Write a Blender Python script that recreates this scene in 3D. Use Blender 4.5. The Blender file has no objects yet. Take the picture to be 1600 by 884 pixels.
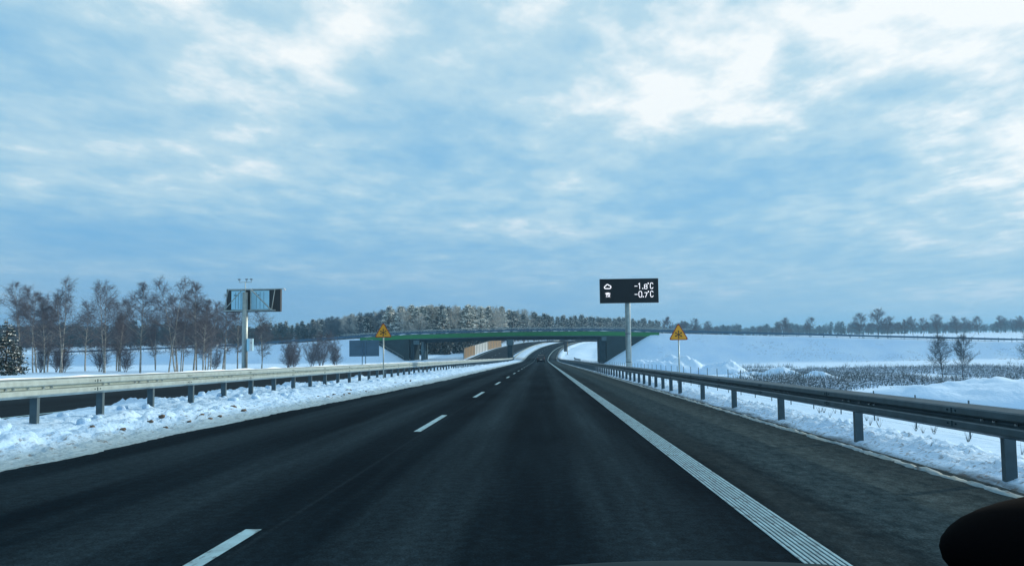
import bpy, math, random
import numpy as np
from mathutils import Vector, Matrix, noise, Euler
R = math.radians
scene = bpy.context.scene
COL = scene.collection
rng = random.Random(7)

# ------------------------------------------------------------------ camera
cam_d = bpy.data.cameras.new('camera'); cam = bpy.data.objects.new('camera', cam_d); COL.objects.link(cam)
scene.camera = cam
cam_d.sensor_width = 36; cam_d.lens = 28.9; cam_d.clip_start = 0.05; cam_d.clip_end = 12000
CAM_H = 1.272
cam_d.shift_x = -45 / 1600
cam.matrix_world = (Matrix.Translation((0, 0, CAM_H)) @
                    Matrix.Rotation(R(90 + 3.80), 4, 'X') @ Matrix.Rotation(R(-0.8), 4, 'Z'))

# ------------------------------------------------------------------ sun
SUN_EL, SUN_AZ = 15.0, 62.0          # azimuth to the right of straight ahead
sd = bpy.data.lights.new('sun', 'SUN'); sun = bpy.data.objects.new('sun', sd); COL.objects.link(sun)
sd.energy = 3.8; sd.angle = R(1.2); sd.color = (1.0, 0.92, 0.76)
sv = Vector((math.sin(R(SUN_AZ)) * math.cos(R(SUN_EL)), math.cos(R(SUN_AZ)) * math.cos(R(SUN_EL)), math.sin(R(SUN_EL))))
sun.rotation_euler = sv.to_track_quat('Z', 'Y').to_euler()

# ------------------------------------------------------------------ world
w = bpy.data.worlds.new('World'); scene.world = w; w.use_nodes = True
nt = w.node_tree; nt.nodes.clear(); L = nt.links.new
def N(tree, typ, **kw):
    n = tree.nodes.new(typ)
    for k, v in kw.items(): setattr(n, k, v)
    return n
def mth(tree, op, a, b=None, c=None, clamp=False):
    n = tree.nodes.new('ShaderNodeMath'); n.operation = op; n.use_clamp = clamp
    for i, x in enumerate((a, b, c)):
        if x is None: continue
        if isinstance(x, (int, float)): n.inputs[i].default_value = x
        else: tree.links.new(x, n.inputs[i])
    return n.outputs[0]
def ramp(tree, fac, stops, interp='LINEAR'):
    n = tree.nodes.new('ShaderNodeValToRGB'); n.color_ramp.interpolation = interp
    e = n.color_ramp.elements
    while len(e) > 1: e.remove(e[-1])
    e[0].position = stops[0][0]; e[0].color = tuple(stops[0][1]) + (1,) if not isinstance(stops[0][1], (int, float)) else (stops[0][1],) * 3 + (1,)
    for p, c in stops[1:]:
        x = e.new(p); x.color = (tuple(c) + (1,)) if not isinstance(c, (int, float)) else (c, c, c, 1)
    if fac is not None: tree.links.new(fac, n.inputs[0])
    return n.outputs[0]
def mixc(tree, fac, a, b, mode='MIX'):
    n = tree.nodes.new('ShaderNodeMix'); n.data_type = 'RGBA'; n.blend_type = mode
    for sock, x in ((n.inputs[0], fac), (n.inputs[6], a), (n.inputs[7], b)):
        if isinstance(x, (int, float)): sock.default_value = x
        elif isinstance(x, tuple): sock.default_value = x + (1,) if len(x) == 3 else x
        else: tree.links.new(x, sock)
    return n.outputs[2]

sky = N(nt, 'ShaderNodeTexSky'); sky.sky_type = 'NISHITA'; sky.sun_disc = False
sky.sun_elevation = R(SUN_EL); sky.sun_rotation = R(SUN_AZ); sky.air_density = 1.2; sky.dust_density = 0.8; sky.ozone_density = 2.0
tc = N(nt, 'ShaderNodeTexCoord'); sep = N(nt, 'ShaderNodeSeparateXYZ'); L(tc.outputs['Generated'], sep.inputs[0])
X, Y, Z = sep.outputs
zc = mth(nt, 'MAXIMUM', Z, 0.0)
zd = mth(nt, 'ADD', zc, 0.10)
px = mth(nt, 'DIVIDE', X, zd); py = mth(nt, 'DIVIDE', Y, zd)
comb = N(nt, 'ShaderNodeCombineXYZ'); L(px, comb.inputs[0]); L(py, comb.inputs[1])
mp = N(nt, 'ShaderNodeMapping'); L(comb.outputs[0], mp.inputs[0]); mp.inputs['Rotation'].default_value = (0, 0, R(-38)); mp.inputs['Scale'].default_value = (1.0, 0.72, 1); mp.inputs['Location'].default_value = (3.1, 1.7, 0)
n1 = N(nt, 'ShaderNodeTexNoise'); n1.inputs['Scale'].default_value = 1.0; n1.inputs['Detail'].default_value = 7; n1.inputs['Roughness'].default_value = 0.48; n1.inputs['Distortion'].default_value = 0.25
L(mp.outputs[0], n1.inputs['Vector'])
n2 = N(nt, 'ShaderNodeTexNoise'); n2.inputs['Scale'].default_value = 5.2; n2.inputs['Detail'].default_value = 7; n2.inputs['Roughness'].default_value = 0.58
L(mp.outputs[0], n2.inputs['Vector'])
mp3 = N(nt, 'ShaderNodeMapping'); L(comb.outputs[0], mp3.inputs[0]); mp3.inputs['Location'].default_value = (11.3, 4.2, 0)
n3 = N(nt, 'ShaderNodeTexNoise'); n3.inputs['Scale'].default_value = 0.45; n3.inputs['Detail'].default_value = 3
L(mp3.outputs[0], n3.inputs['Vector'])
d = mth(nt, 'ADD', mth(nt, 'ADD', mth(nt, 'MULTIPLY', n1.outputs[0], 0.52), 0.022), mth(nt, 'MULTIPLY', mth(nt, 'SUBTRACT', n2.outputs[0], .14), 0.40))
d = mth(nt, 'ADD', d, mth(nt, 'MULTIPLY', n3.outputs[0], 0.30))
# thicker and brighter cloud overhead and on the sun's side
dx, dy, dz = sv
sdot = mth(nt, 'ADD', mth(nt, 'ADD', mth(nt, 'MULTIPLY', X, dx), mth(nt, 'MULTIPLY', Y, dy)), mth(nt, 'MULTIPLY', Z, dz))
sgl = ramp(nt, sdot, [(0.0, 0.0), (0.45, 0.05), (1.0, 0.42)])
up = ramp(nt, Z, [(0.0, 0.0), (0.08, 0.18), (0.3, 0.62), (0.42, 0.85), (1.0, 0.9)], 'EASE')
dm = mth(nt, 'ADD', mth(nt, 'ADD', d, 0.022), mth(nt, 'MULTIPLY', up, 0.13))
dm = mth(nt, 'ADD', dm, mth(nt, 'MULTIPLY', sgl, 0.32))
az = mth(nt, 'ARCTAN2', X, Y); el = mth(nt, 'ARCSINE', Z)
def blob(u, v, su, sv, amp):
    global dm
    a = mth(nt, 'DIVIDE', mth(nt, 'SUBTRACT', az, (u - 845) / 1284), su / 1284); e = mth(nt, 'DIVIDE', mth(nt, 'SUBTRACT', el, (527 - v) / 1284), sv / 1284)
    g_ = mth(nt, 'EXPONENT', mth(nt, 'MULTIPLY', mth(nt, 'ADD', mth(nt, 'MULTIPLY', a, a), mth(nt, 'MULTIPLY', e, e)), -1))
    dm = mth(nt, 'ADD', dm, mth(nt, 'MULTIPLY', g_, amp))
for q in ((850, 362, 190, 20, .13), (980, 350, 70, 12, .04), (430, 45, 80, 35, -.09), (1245, 115, 40, 45, -.12), (1320, 190, 110, 25, -.08), (1430, 60, 260, 105, .17), (1000, 70, 130, 70, .05),
          (1200, 90, 130, 80, .05), (280, 60, 150, 60, .07), (565, 25, 75, 45, .09), (70, 110, 130, 40, -.07), (1000, 170, 200, 80, .05), (380, 170, 120, 30, .06), (20, 240, 60, 14, .06), (330, 380, 200, 30, -.05)): blob(*q)
cloud = ramp(nt, dm, [(0.45, (.20, .48, .76)), (0.57, (.265, .53, .765)), (0.65, (.35, .60, .785)), (0.74, (.50, .71, .83)), (0.85, (.93, .98, .99))])
hz = ramp(nt, Z, [(0.0, 1.0), (0.05, 0.80), (0.10, 0.42), (0.16, 0.05), (0.30, 0.0)])
hcol = mixc(nt, sgl, (.185, .40, .66), (.48, .80, .90))
cl = mixc(nt, mth(nt, 'MULTIPLY', hz, 0.8), cloud, hcol)
below = ramp(nt, mth(nt, 'MULTIPLY', Z, -1), [(0.0, 0.0), (0.02, 1.0)])
cl = mixc(nt, below, cl, (.22, .36, .50))
bg1 = N(nt, 'ShaderNodeBackground'); L(sky.outputs[0], bg1.inputs[0]); bg1.inputs[1].default_value = 0.05
bg2 = N(nt, 'ShaderNodeBackground'); L(cl, bg2.inputs[0]); bg2.inputs[1].default_value = 1.13
mx = N(nt, 'ShaderNodeMixShader'); mx.inputs[0].default_value = 0.88
L(bg1.outputs[0], mx.inputs[1]); L(bg2.outputs[0], mx.inputs[2])
wo = N(nt, 'ShaderNodeOutputWorld'); L(mx.outputs[0], wo.inputs[0])

scene.view_settings.view_transform = 'Standard'; scene.view_settings.look = 'None'
scene.view_settings.exposure = 0.0; scene.view_settings.gamma = 1.0; scene.view_settings.use_curve_mapping = False

# ------------------------------------------------------------------ materials
MATS = {}
def mat(name, col, rough=0.7, metal=0.0, spec=0.5, var=0.0, vscale=3.0, bump=0.0, bscale=20.0, emit=None, estr=1.0):
    if name in MATS: return MATS[name]
    m = bpy.data.materials.new(name); m.use_nodes = True; t = m.node_tree
    b = t.nodes['Principled BSDF']; MATS[name] = m
    b.inputs['Roughness'].default_value = rough; b.inputs['Metallic'].default_value = metal
    b.inputs['Specular IOR Level'].default_value = spec
    if var > 0:
        o = N(t, 'ShaderNodeTexCoord'); n = N(t, 'ShaderNodeTexNoise'); n.inputs['Scale'].default_value = vscale; n.inputs['Detail'].default_value = 5
        t.links.new(o.outputs['Object'], n.inputs['Vector'])
        c = ramp(t, n.outputs[0], [(0.3, tuple(x * (1 - var) for x in col)), (0.7, tuple(min(1, x * (1 + var)) for x in col))])
        t.links.new(c, b.inputs['Base Color'])
    else: b.inputs['Base Color'].default_value = tuple(col) + (1,)
    if bump > 0:
        o = N(t, 'ShaderNodeTexCoord'); n = N(t, 'ShaderNodeTexNoise'); n.inputs['Scale'].default_value = bscale; n.inputs['Detail'].default_value = 4
        t.links.new(o.outputs['Object'], n.inputs['Vector'])
        bn = N(t, 'ShaderNodeBump'); bn.inputs['Strength'].default_value = bump; bn.inputs['Distance'].default_value = 0.02
        t.links.new(n.outputs[0], bn.inputs['Height']); t.links.new(bn.outputs[0], b.inputs['Normal'])
    if emit:
        b.inputs['Emission Color'].default_value = tuple(emit) + (1,); b.inputs['Emission Strength'].default_value = estr
    return m

def uvnodes(t):
    uv = N(t, 'ShaderNodeUVMap'); s = N(t, 'ShaderNodeSeparateXYZ'); t.links.new(uv.outputs[0], s.inputs[0])
    return uv.outputs[0], s.outputs[0], s.outputs[1]
def noise_uv(t, uv, sx, sy, scale, detail=5, rough=0.5, loc=(0, 0, 0)):
    m_ = N(t, 'ShaderNodeMapping'); m_.inputs['Scale'].default_value = (sx, sy, 1); m_.inputs['Location'].default_value = loc
    t.links.new(uv, m_.inputs[0]); n = N(t, 'ShaderNodeTexNoise'); n.inputs['Scale'].default_value = scale
    n.inputs['Detail'].default_value = detail; n.inputs['Roughness'].default_value = rough
    t.links.new(m_.outputs[0], n.inputs['Vector']); return n.outputs[0]

def asphalt_mat(name, main, sheen=0.22):
    m = bpy.data.materials.new(name); m.use_nodes = True; t = m.node_tree; b = t.nodes['Principled BSDF']
    uv, u, v = uvnodes(t)
    fine = noise_uv(t, uv, 1, 1, 55, 3, 0.7)
    long_ = noise_uv(t, uv, 1.0, 0.04, 2.4, 5, 0.6)
    patch = noise_uv(t, uv, 1.0, 0.30, 0.55, 5, 0.55)
    c1 = ramp(t, long_, [(0.32, (.0008, .0042, .0078)), (0.50, (.0022, .0080, .0135)), (0.68, (.0085, .0185, .0265))])
    c2 = ramp(t, patch, [(0.38, (.0010, .0048, .0085)), (0.66, (.0085, .0185, .0265))])
    c = mixc(t, 0.5, c1, c2)
    if main:
        # paler, gritty hard shoulder with its wheel-swept salt streaks
        wob = mth(t, 'ADD', u, mth(t, 'MULTIPLY', mth(t, 'SUBTRACT', patch, 0.5), 0.45))
        sh = ramp(t, mth(t, 'DIVIDE', wob, 5.0), [(0.36, 0.0), (0.395, .30), (0.46, 0.35), (0.53, 1.0), (0.72, .85), (0.80, 0.55)])
        g = noise_uv(t, uv, 1.0, 0.35, 7.0, 9, 0.72)
        gc = ramp(t, g, [(0.32, (.018, .036, .043)), (0.7, (.082, .115, .124))])
        c = mixc(t, mth(t, 'MULTIPLY', sh, 0.85), c, gc)
        # seam between the two lanes
        sm = ramp(t, mth(t, 'ABSOLUTE', mth(t, 'ADD', u, 2.02)), [(0.0, 1.0), (0.012, 0.8), (0.03, 0.0)])
        c = mixc(t, mth(t, 'MULTIPLY', mth(t, 'MULTIPLY', sm, long_), 0.5), c, (.02, .034, .044))
        # wheel tracks
        for cx_ in (-4.9, -3.1, -1.0, 0.8):
            wt = ramp(t, mth(t, 'ABSOLUTE', mth(t, 'SUBTRACT', u, cx_)), [(0.0, 1.0), (0.30, 0.6), (0.6, 0.0)], 'EASE')
            c = mixc(t, mth(t, 'MULTIPLY', mth(t, 'MULTIPLY', wt, long_), 0.60), c, (.034, .062, .080))
    med = noise_uv(t, uv, 1, .8, 11, 6, .75, (1, 3, 0))
    gr = ramp(t, mth(t, 'ADD', mth(t, 'MULTIPLY', fine, .5), mth(t, 'MULTIPLY', med, .5)), [(0.36, .35), (0.5, .9), (0.62, 1.9)])
    c = mixc(t, 0.85, c, gr, 'MULTIPLY')
    grit = noise_uv(t, uv, 1, 0.6, 26, 4, .75, (3, 8, 0))
    gc2 = ramp(t, grit, [(0.66, 0.0), (0.76, 1.0)])
    c = mixc(t, mth(t, 'MULTIPLY', gc2, 0.25), c, (.04, .05, .056))
    t.links.new(c, b.inputs['Base Color'])
    b.inputs['Roughness'].default_value = 0.62; b.inputs['Specular IOR Level'].default_value = 0.05
    bn = N(t, 'ShaderNodeBump'); bn.inputs['Strength'].default_value = 0.5; bn.inputs['Distance'].default_value = 0.008
    t.links.new(fine, bn.inputs['Height']); t.links.new(bn.outputs[0], b.inputs['Normal'])
    df = N(t, 'ShaderNodeBsdfDiffuse'); t.links.new(c, df.inputs['Color']); t.links.new(bn.outputs[0], df.inputs['Normal'])
    ms = N(t, 'ShaderNodeMixShader'); ms.inputs[0].default_value = sheen
    t.links.new(df.outputs[0], ms.inputs[1]); t.links.new(b.outputs[0], ms.inputs[2]); t.links.new(ms.outputs[0], t.nodes['Material Output'].inputs['Surface'])
    return m
M_ASPH = asphalt_mat('asphalt', True); M_ASPH2 = asphalt_mat('asphalt_plain', False, 0.55)

def snow_mat(name, dirt=0.0, bump=0.6, scale=1.0, edge=None):
    m = bpy.data.materials.new(name); m.use_nodes = True; t = m.node_tree; b = t.nodes['Principled BSDF']
    o = N(t, 'ShaderNodeTexCoord')
    n = N(t, 'ShaderNodeTexNoise'); n.inputs['Scale'].default_value = 0.35 * scale; n.inputs['Detail'].default_value = 7; t.links.new(o.outputs['Object'], n.inputs['Vector'])
    c = ramp(t, n.outputs[0], [(0.3, (.43, .66, .91)), (0.7, (.55, .75, .95))])
    f = N(t, 'ShaderNodeTexNoise'); f.inputs['Scale'].default_value = 7 * scale; f.inputs['Detail'].default_value = 6; t.links.new(o.outputs['Object'], f.inputs['Vector'])
    if dirt > 0:
        dr = ramp(t, f.outputs[0], [(0.56, 0.0), (0.68, dirt)])
        c = mixc(t, dr, c, (.16, .17, .17))
    if edge:
        uv, u, v = uvnodes(t)
        e0, e1, sgn = edge
        wn = noise_uv(t, uv, 1, 0.25, 2.0, 6, .6)
        uu = mth(t, 'ADD', u, mth(t, 'MULTIPLY', mth(t, 'SUBTRACT', wn, 0.5), 0.5))
        k = mth(t, 'DIVIDE', mth(t, 'SUBTRACT', uu, e0), e1 - e0, clamp=True)
        st = noise_uv(t, uv, 1, 0.06, 14, 5, .7)
        grey = ramp(t, st, [(0.3, (.09, .15, .17)), (0.7, (.27, .38, .42))])
        kk = ramp(t, k, [(0.0, 1.0), (0.55, 0.75), (1.0, 0.0)])
        c = mixc(t, kk, c, grey)
        if sgn > 0:
            dk = ramp(t, k, [(0.0, 0.0), (0.42, 0.0), (0.5, 1.0), (0.78, 1.0), (0.95, 0.0)])
            c = mixc(t, mth(t, 'MULTIPLY', dk, ramp(t, st, [(0.35, .95), (0.6, .35)])), c, (.035, .045, .05))
            e_ = ramp(t, k, [(0.0, 1.0), (0.36, 1.0), (0.46, 0.0)])
            c = mixc(t, mth(t, 'MULTIPLY', e_, ramp(t, st, [(0.45, 0.0), (0.62, 0.75)])), c, (.34, .34, .28))
        sp = noise_uv(t, uv, 1, 0.55, 8.5, 7, .72, (5, 2, 0))
        spm = ramp(t, sp, [(0.56, 0.0), (0.62, 1.0)])
        band = ramp(t, mth(t, 'ABSOLUTE', mth(t, 'SUBTRACT', k, 1.0)), [(0.0, .8), (0.8, 0.0)])
        k2 = mth(t, 'DIVIDE', mth(t, 'SUBTRACT', uu, e1), (e1 - e0) * 1.2, clamp=True)
        band = ramp(t, k2, [(0.0, 1.0), (0.45, .35), (1.0, 0.02)])
        c = mixc(t, mth(t, 'MULTIPLY', spm, mth(t, 'MULTIPLY', band, 0.75)), c, (.085, .07, .055))
    t.links.new(c, b.inputs['Base Color'])
    b.inputs['Roughness'].default_value = 0.65; b.inputs['Specular IOR Level'].default_value = 0.3
    bn = N(t, 'ShaderNodeBump'); bn.inputs['Strength'].default_value = bump; bn.inputs['Distance'].default_value = 0.05 / scale
    t.links.new(f.outputs[0], bn.inputs['Height']); t.links.new(bn.outputs[0], b.inputs['Normal'])
    return m
M_SNOWG = snow_mat('field_snow', 0.10, 0.45, 0.45)
M_SNOWB = snow_mat('bank_snow', 0.35, 0.9, 2.0, edge=(-5.8, -7.0, -1))
M_SNOWR = snow_mat('verge_snow', 0.85, 1.0, 2.2, edge=(4.1, 4.75, 1))
M_SNOWH = snow_mat('heap_snow', 0.05, 0.5, 0.8)
M_SNOW = mat('snow', (.72, .80, .88), 0.6, var=0.05)
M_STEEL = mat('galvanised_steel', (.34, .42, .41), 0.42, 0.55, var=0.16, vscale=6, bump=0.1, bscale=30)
M_STEEL2 = mat('shaded_steel', (.058, .098, .120), 0.5, 0.4, var=0.2, vscale=5, bump=0.1)  # dark copy of the rail steel, with the shade put into its colour
M_POLE = mat('pole_steel', (.32, .38, .38), 0.45, 0.5, var=0.15, vscale=4)
M_BOLT = mat('bolt_steel', (.8, .82, .84), 0.18, 0.9)
M_PAINT = mat('road_paint', (.20, .36, .43), 0.6, var=0.22, vscale=5, bump=0.2, bscale=60)
def worn(m):
    t = m.node_tree; b = t.nodes['Principled BSDF']; src = b.inputs['Base Color'].links[0].from_socket
    o = N(t, 'ShaderNodeTexCoord'); mpn = N(t, 'ShaderNodeMapping'); mpn.inputs['Scale'].default_value = (1, .35, 1); t.links.new(o.outputs['Object'], mpn.inputs[0])
    n = N(t, 'ShaderNodeTexNoise'); n.inputs['Scale'].default_value = 16; n.inputs['Detail'].default_value = 8; n.inputs['Roughness'].default_value = .7
    t.links.new(mpn.outputs[0], n.inputs['Vector']); k = ramp(t, n.outputs[0], [(0.53, 0.0), (0.63, .85)])
    t.links.new(mixc(t, k, src, (.045, .075, .09)), b.inputs['Base Color'])
worn(M_PAINT)
M_GREEN = mat('green_paint', (.003, .17, .035), 0.5, var=0.12, vscale=1)
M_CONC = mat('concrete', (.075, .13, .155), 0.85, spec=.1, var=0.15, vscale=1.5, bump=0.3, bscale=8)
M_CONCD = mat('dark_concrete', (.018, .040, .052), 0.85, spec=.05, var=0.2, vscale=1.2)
M_WALL = mat('wall_panels', (.010, .034, .042), 0.8, var=0.25, vscale=0.6, bump=0.2)
M_RAILB = mat('bridge_rail_steel', (.05, .12, .19), 0.5, 0.3)
M_BLACK = mat('black_plastic', (.0015, .0018, .0024), 0.95, spec=.02)
M_SCREEN = mat('sign_screen', (.006, .009, .012), 0.5, spec=.3)
M_LED = mat('led_white', (.9, .9, .9), 0.5, emit=(1, .90, .93), estr=1.0)
M_YEL = mat('sign_yellow', (.78, .34, .012), 0.45, var=0.05)
M_RED = mat('sign_red', (.38, .035, .02), 0.5)
M_BLK = mat('sign_black', (.012, .012, .012), 0.5)
M_DKFRAME = mat('dark_frame', (.02, .026, .03), 0.55)
M_PANEL = mat('cabinet_panel', (.42, .76, .95), 0.6, 0.0, var=0.08, vscale=1.0)
M_WHITE = mat('white_coating', (.72, .74, .74), 0.5)
M_BLUEB = mat('sign_back_blue', (.045, .10, .15), 0.6, 0.2, var=.15, vscale=.8)
M_WOOD = mat('larch_wood', (.20, .125, .045), 0.75, var=0.3, vscale=2)
M_PALE = mat('pale_screen', (.42, .46, .48), 0.5, var=0.1)
M_BARKB = mat('birch_bark', (.27, .27, .25), 0.8, var=0.55, vscale=5)
M_BARKD = mat('dark_bark', (.055, .048, .045), 0.9, var=0.3, vscale=4)
M_BARKP = mat('pine_bark', (.11, .07, .05), 0.9, var=0.3, vscale=3)
M_TWIG = mat('twig', (.095, .095, .115), 0.85)
M_TWIGF = mat('frosted_twig', (.40, .40, .37), 0.85, var=.35, vscale=.6)
M_TWIGB = mat('hoar_twig', (.065, .10, .125), 0.85, var=.3, vscale=.5)
M_NEED = mat('needles', (.010, .034, .034), 0.7, var=.35, vscale=.8)
M_NEEDF = mat('frosted_needles', (.045, .085, .080), 0.75, var=.5, vscale=.7)
M_NSNOW = mat('snow_on_needles', (.86, .87, .82), 0.7)
M_DRY2 = mat('dark_stalks', (.045, .07, .08), 0.9, var=.3, vscale=.3)
M_DRY = mat('dry_stalks', (.14, .165, .175), 0.9, var=.3, vscale=.3)
M_EARTH = mat('earth_clod', (.10, .075, .055), 0.9, var=.3, vscale=9)
M_GLASS = mat('dark_glass', (.012, .02, .026), 0.12, spec=.6)
M_TYRE = mat('tyre', (.015, .015, .015), 0.8)

# ------------------------------------------------------------------ mesh helpers
class MB:
    def __init__(s): s.v = []; s.f = []; s.m = []; s.uv = {}
    def face(s, idx, mi=0): s.f.append(tuple(idx)); s.m.append(mi)
    def poly(s, pts, mi=0):
        b = len(s.v); s.v += [tuple(p) for p in pts]; s.face(range(b, b + len(pts)), mi)
    def box(s, c, d, mi=0, rot=None):
        b = len(s.v); hx, hy, hz_ = d[0] / 2, d[1] / 2, d[2] / 2
        for sx, sy, sz in ((-1,-1,-1),(1,-1,-1),(1,1,-1),(-1,1,-1),(-1,-1,1),(1,-1,1),(1,1,1),(-1,1,1)):
            p = Vector((sx * hx, sy * hy, sz * hz_))
            if rot is not None: p = rot @ p
            s.v.append((p.x + c[0], p.y + c[1], p.z + c[2]))
        for q in ((0,3,2,1),(4,5,6,7),(0,1,5,4),(1,2,6,5),(2,3,7,6),(3,0,4,7)): s.face([b + i for i in q], mi)
    def tube(s, pts, rads, n=8, mi=0, cap=True):
        pts = [Vector(p) for p in pts]
        if isinstance(rads, (int, float)): rads = [rads] * len(pts)
        rings = []
        for i, p in enumerate(pts):
            t = (pts[min(i + 1, len(pts) - 1)] - pts[max(i - 1, 0)]).normalized()
            a = Vector((0, 0, 1)) if abs(t.z) < 0.9 else Vector((1, 0, 0))
            e1 = t.cross(a).normalized(); e2 = t.cross(e1)
            b = len(s.v)
            for k in range(n):
                an = 2 * math.pi * k / n; q = p + (e1 * math.cos(an) + e2 * math.sin(an)) * rads[i]
                s.v.append(tuple(q))
            rings.append(b)
        for a, b in zip(rings, rings[1:]):
            for k in range(n): s.face((a + k, a + (k + 1) % n, b + (k + 1) % n, b + k), mi)
        if cap:
            s.face([rings[0] + k for k in range(n)][::-1], mi); s.face([rings[-1] + k for k in range(n)], mi)
    def prism(s, poly, axis, a0, a1, mi=0):
        """poly of 2D points extruded along axis 'x' (y,z), 'y' (x,z) or 'z' (x,y)"""
        def P(p, a): return {'x': (a, p[0], p[1]), 'y': (p[0], a, p[1]), 'z': (p[0], p[1], a)}[axis]
        b = len(s.v); n = len(poly)
        s.v += [P(p, a0) for p in poly] + [P(p, a1) for p in poly]
        s.face(range(b, b + n), mi); s.face([b + n + i for i in range(n)][::-1], mi)
        for i in range(n): s.face((b + i, b + n + i, b + n + (i + 1) % n, b + (i + 1) % n), mi)
    def mesh(s, name, mats, smooth=False):
        me = bpy.data.meshes.new(name); me.from_pydata(s.v, [], s.f)
        for m in (mats if isinstance(mats, (list, tuple)) else [mats]): me.materials.append(m)
        if any(s.m): me.polygons.foreach_set('material_index', s.m)
        if smooth: me.polygons.foreach_set('use_smooth', [True] * len(me.polygons))
        me.update(); return me
    def build(s, name, mats, parent=None, smooth=False, fix=True, bevel=0):
        me = s.mesh(name, mats, smooth)
        if fix:
            import bmesh
            bm = bmesh.new(); bm.from_mesh(me); bmesh.ops.recalc_face_normals(bm, faces=bm.faces); bm.to_mesh(me); bm.free()
        o = bpy.data.objects.new(name, me); COL.objects.link(o)
        if bevel:
            bv = o.modifiers.new('bevel', 'BEVEL'); bv.width = bevel; bv.segments = 2; bv.limit_method = 'ANGLE'
        if parent: o.parent = parent
        return o
def uvmesh(name, rows, mats, uvs, smooth=True):
    """grid mesh: rows of points (equal length) with uv per point"""
    nr, nc = len(rows), len(rows[0])
    verts = np.array(rows, dtype=float).reshape(-1, 3)
    idx = np.arange(nr * nc).reshape(nr, nc)
    f = np.stack([idx[:-1, :-1], idx[:-1, 1:], idx[1:, 1:], idx[1:, :-1]], -1).reshape(-1, 4)
    me = bpy.data.meshes.new(name); me.from_pydata(verts.tolist(), [], f.tolist())
    for m in (mats if isinstance(mats, list) else [mats]): me.materials.append(m)
    if uvs is not None:
        ul = me.uv_layers.new(name='UVMap'); U = np.array(uvs, dtype=float).reshape(-1, 2)
        ul.data.foreach_set('uv', U[f.reshape(-1)].reshape(-1))
    me.polygons.foreach_set('use_smooth', [smooth] * len(me.polygons)); me.update()
    return me
def tag(o, label=None, cat=None, group=None, kind=None):
    if label: o['label'] = label
    if cat: o['category'] = cat
    if group: o['group'] = group
    if kind: o['kind'] = kind
    return o
def empty(name, loc=(0, 0, 0), rz=0, label=None, cat=None, group=None):
    e = bpy.data.objects.new(name, None); COL.objects.link(e); e.location = loc; e.rotation_euler = (0, 0, rz); e.empty_display_size = 0.3
    return tag(e, label, cat, group)
def link(name, me, parent=None):
    o = bpy.data.objects.new(name, me); COL.objects.link(o)
    if parent: o.parent = parent
    return o
def fbm(x, y, z=0.0, o=4):
    return noise.fractal(Vector((x, y, z)), 1.0, 2.0, o)

# ------------------------------------------------------------------ road geometry
_t = np.arange(-80, 1200, 1.0)
_p = np.interp(_t, [-80, 0, 200, 236, 258, 290, 333, 400, 500, 700, 1200],
               [1.872, 0, -4.68, -5.40, -5.25, -4.25, -2.9, -1.35, -.5, 0, 0])
_k = np.exp(-np.arange(-24, 25) ** 2 / (2 * 8.0 ** 2)); _k /= _k.sum()
_ps = np.convolve(np.pad(_p, 24, mode='edge'), _k, 'valid'); _ps[:120] = _p[:120]
def prof(s): return float(np.interp(s, _t, _ps))
S0, RAD, SEND = 235.0, 1000.0, 900.0
def frame(s):
    if s <= S0: return 0.0, s, 0.0
    th = (s - S0) / RAD
    return RAD * (1 - math.cos(th)), S0 + RAD * math.sin(th), th
CF = 0.014
def W(s, o, h=0.0):
    x, y, th = frame(s)
    return (x + o * math.cos(th), y - o * math.sin(th), prof(s) - CF * o + h)
def cx(y):
    if y <= S0: return 0.0
    if y > 800: return cx(800) + (y - 800) * 0.685
    return RAD - math.sqrt(RAD * RAD - (y - S0) ** 2)
def smooth(a, b, t):
    t = min(1, max(0, (t - a) / (b - a))); return t * t * (3 - 2 * t)
# overpass road height along x
EX = [-400, -260, -142, -96, -54, -40, -9, 15, 33, 50, 144, 260, 400]
EZ = [-3.2, -3.0, -1.6, -.45, 1.95, 2.6, 3.05, 2.9, 2.35, 1.7, -1.9, -2.6, -2.6]
def ez(x): return float(np.interp(x, EX, EZ))
BY0, BY1 = 245.0, 257.0
def H(x, y, nz=True):
    c = cx(y); o = x - c
    if y > S0: o *= math.cos(math.asin(min(.7, (y - S0) / RAD)))
    p = prof(y)
    sink = 0.14 if y < 280 else 0.35
    far = smooth(300, 520, y)
    if o < -23:
        k = smooth(-23, -33, o); k = smooth(0, 1, (-23 - o) / 8)
        h = p + (0.32 - sink) * (1 - k) + 0.30 * k
    elif o < 6.0: h = p - CF * o - sink
    elif o < 9.0: h = p - 0.084 - sink - smooth(5.6, 8.0, o) * 0.34
    elif o < 17.0: h = p - 0.084 - sink - 0.34 - smooth(9, 17, o) * (0.85 * (1 - far) - .5 * far)
    else: h = p - 1.41 * (1 - far) + far * (sink * 0 + -0.2)
    if nz:
        off = max(0, max(-25 - o, o - 10)); a = min(1, off / 15)
        h += a * (0.22 * fbm(x * .03, y * .03, 1.3) + 0.07 * fbm(x * .2, y * .2, 4.1))
    # overpass embankment
    if 190 < y < 320 and abs(x) < 420:
        dyy = max(BY0 + 1 - y, 0, y - BY1 + 1)
        for sgn, x0 in ((1, 33.0), (-1, -52.0)):
            dxx = max(0, (x0 - x) * sgn)
            dd = math.hypot(dxx, dyy)
            e = ez(x if dxx == 0 else x0) - 0.12 - dd / 1.65
            if e > h: h = e + (0.06 * fbm(x * .25, y * .25, 7) if dd > 1 else 0)
    return h

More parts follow.
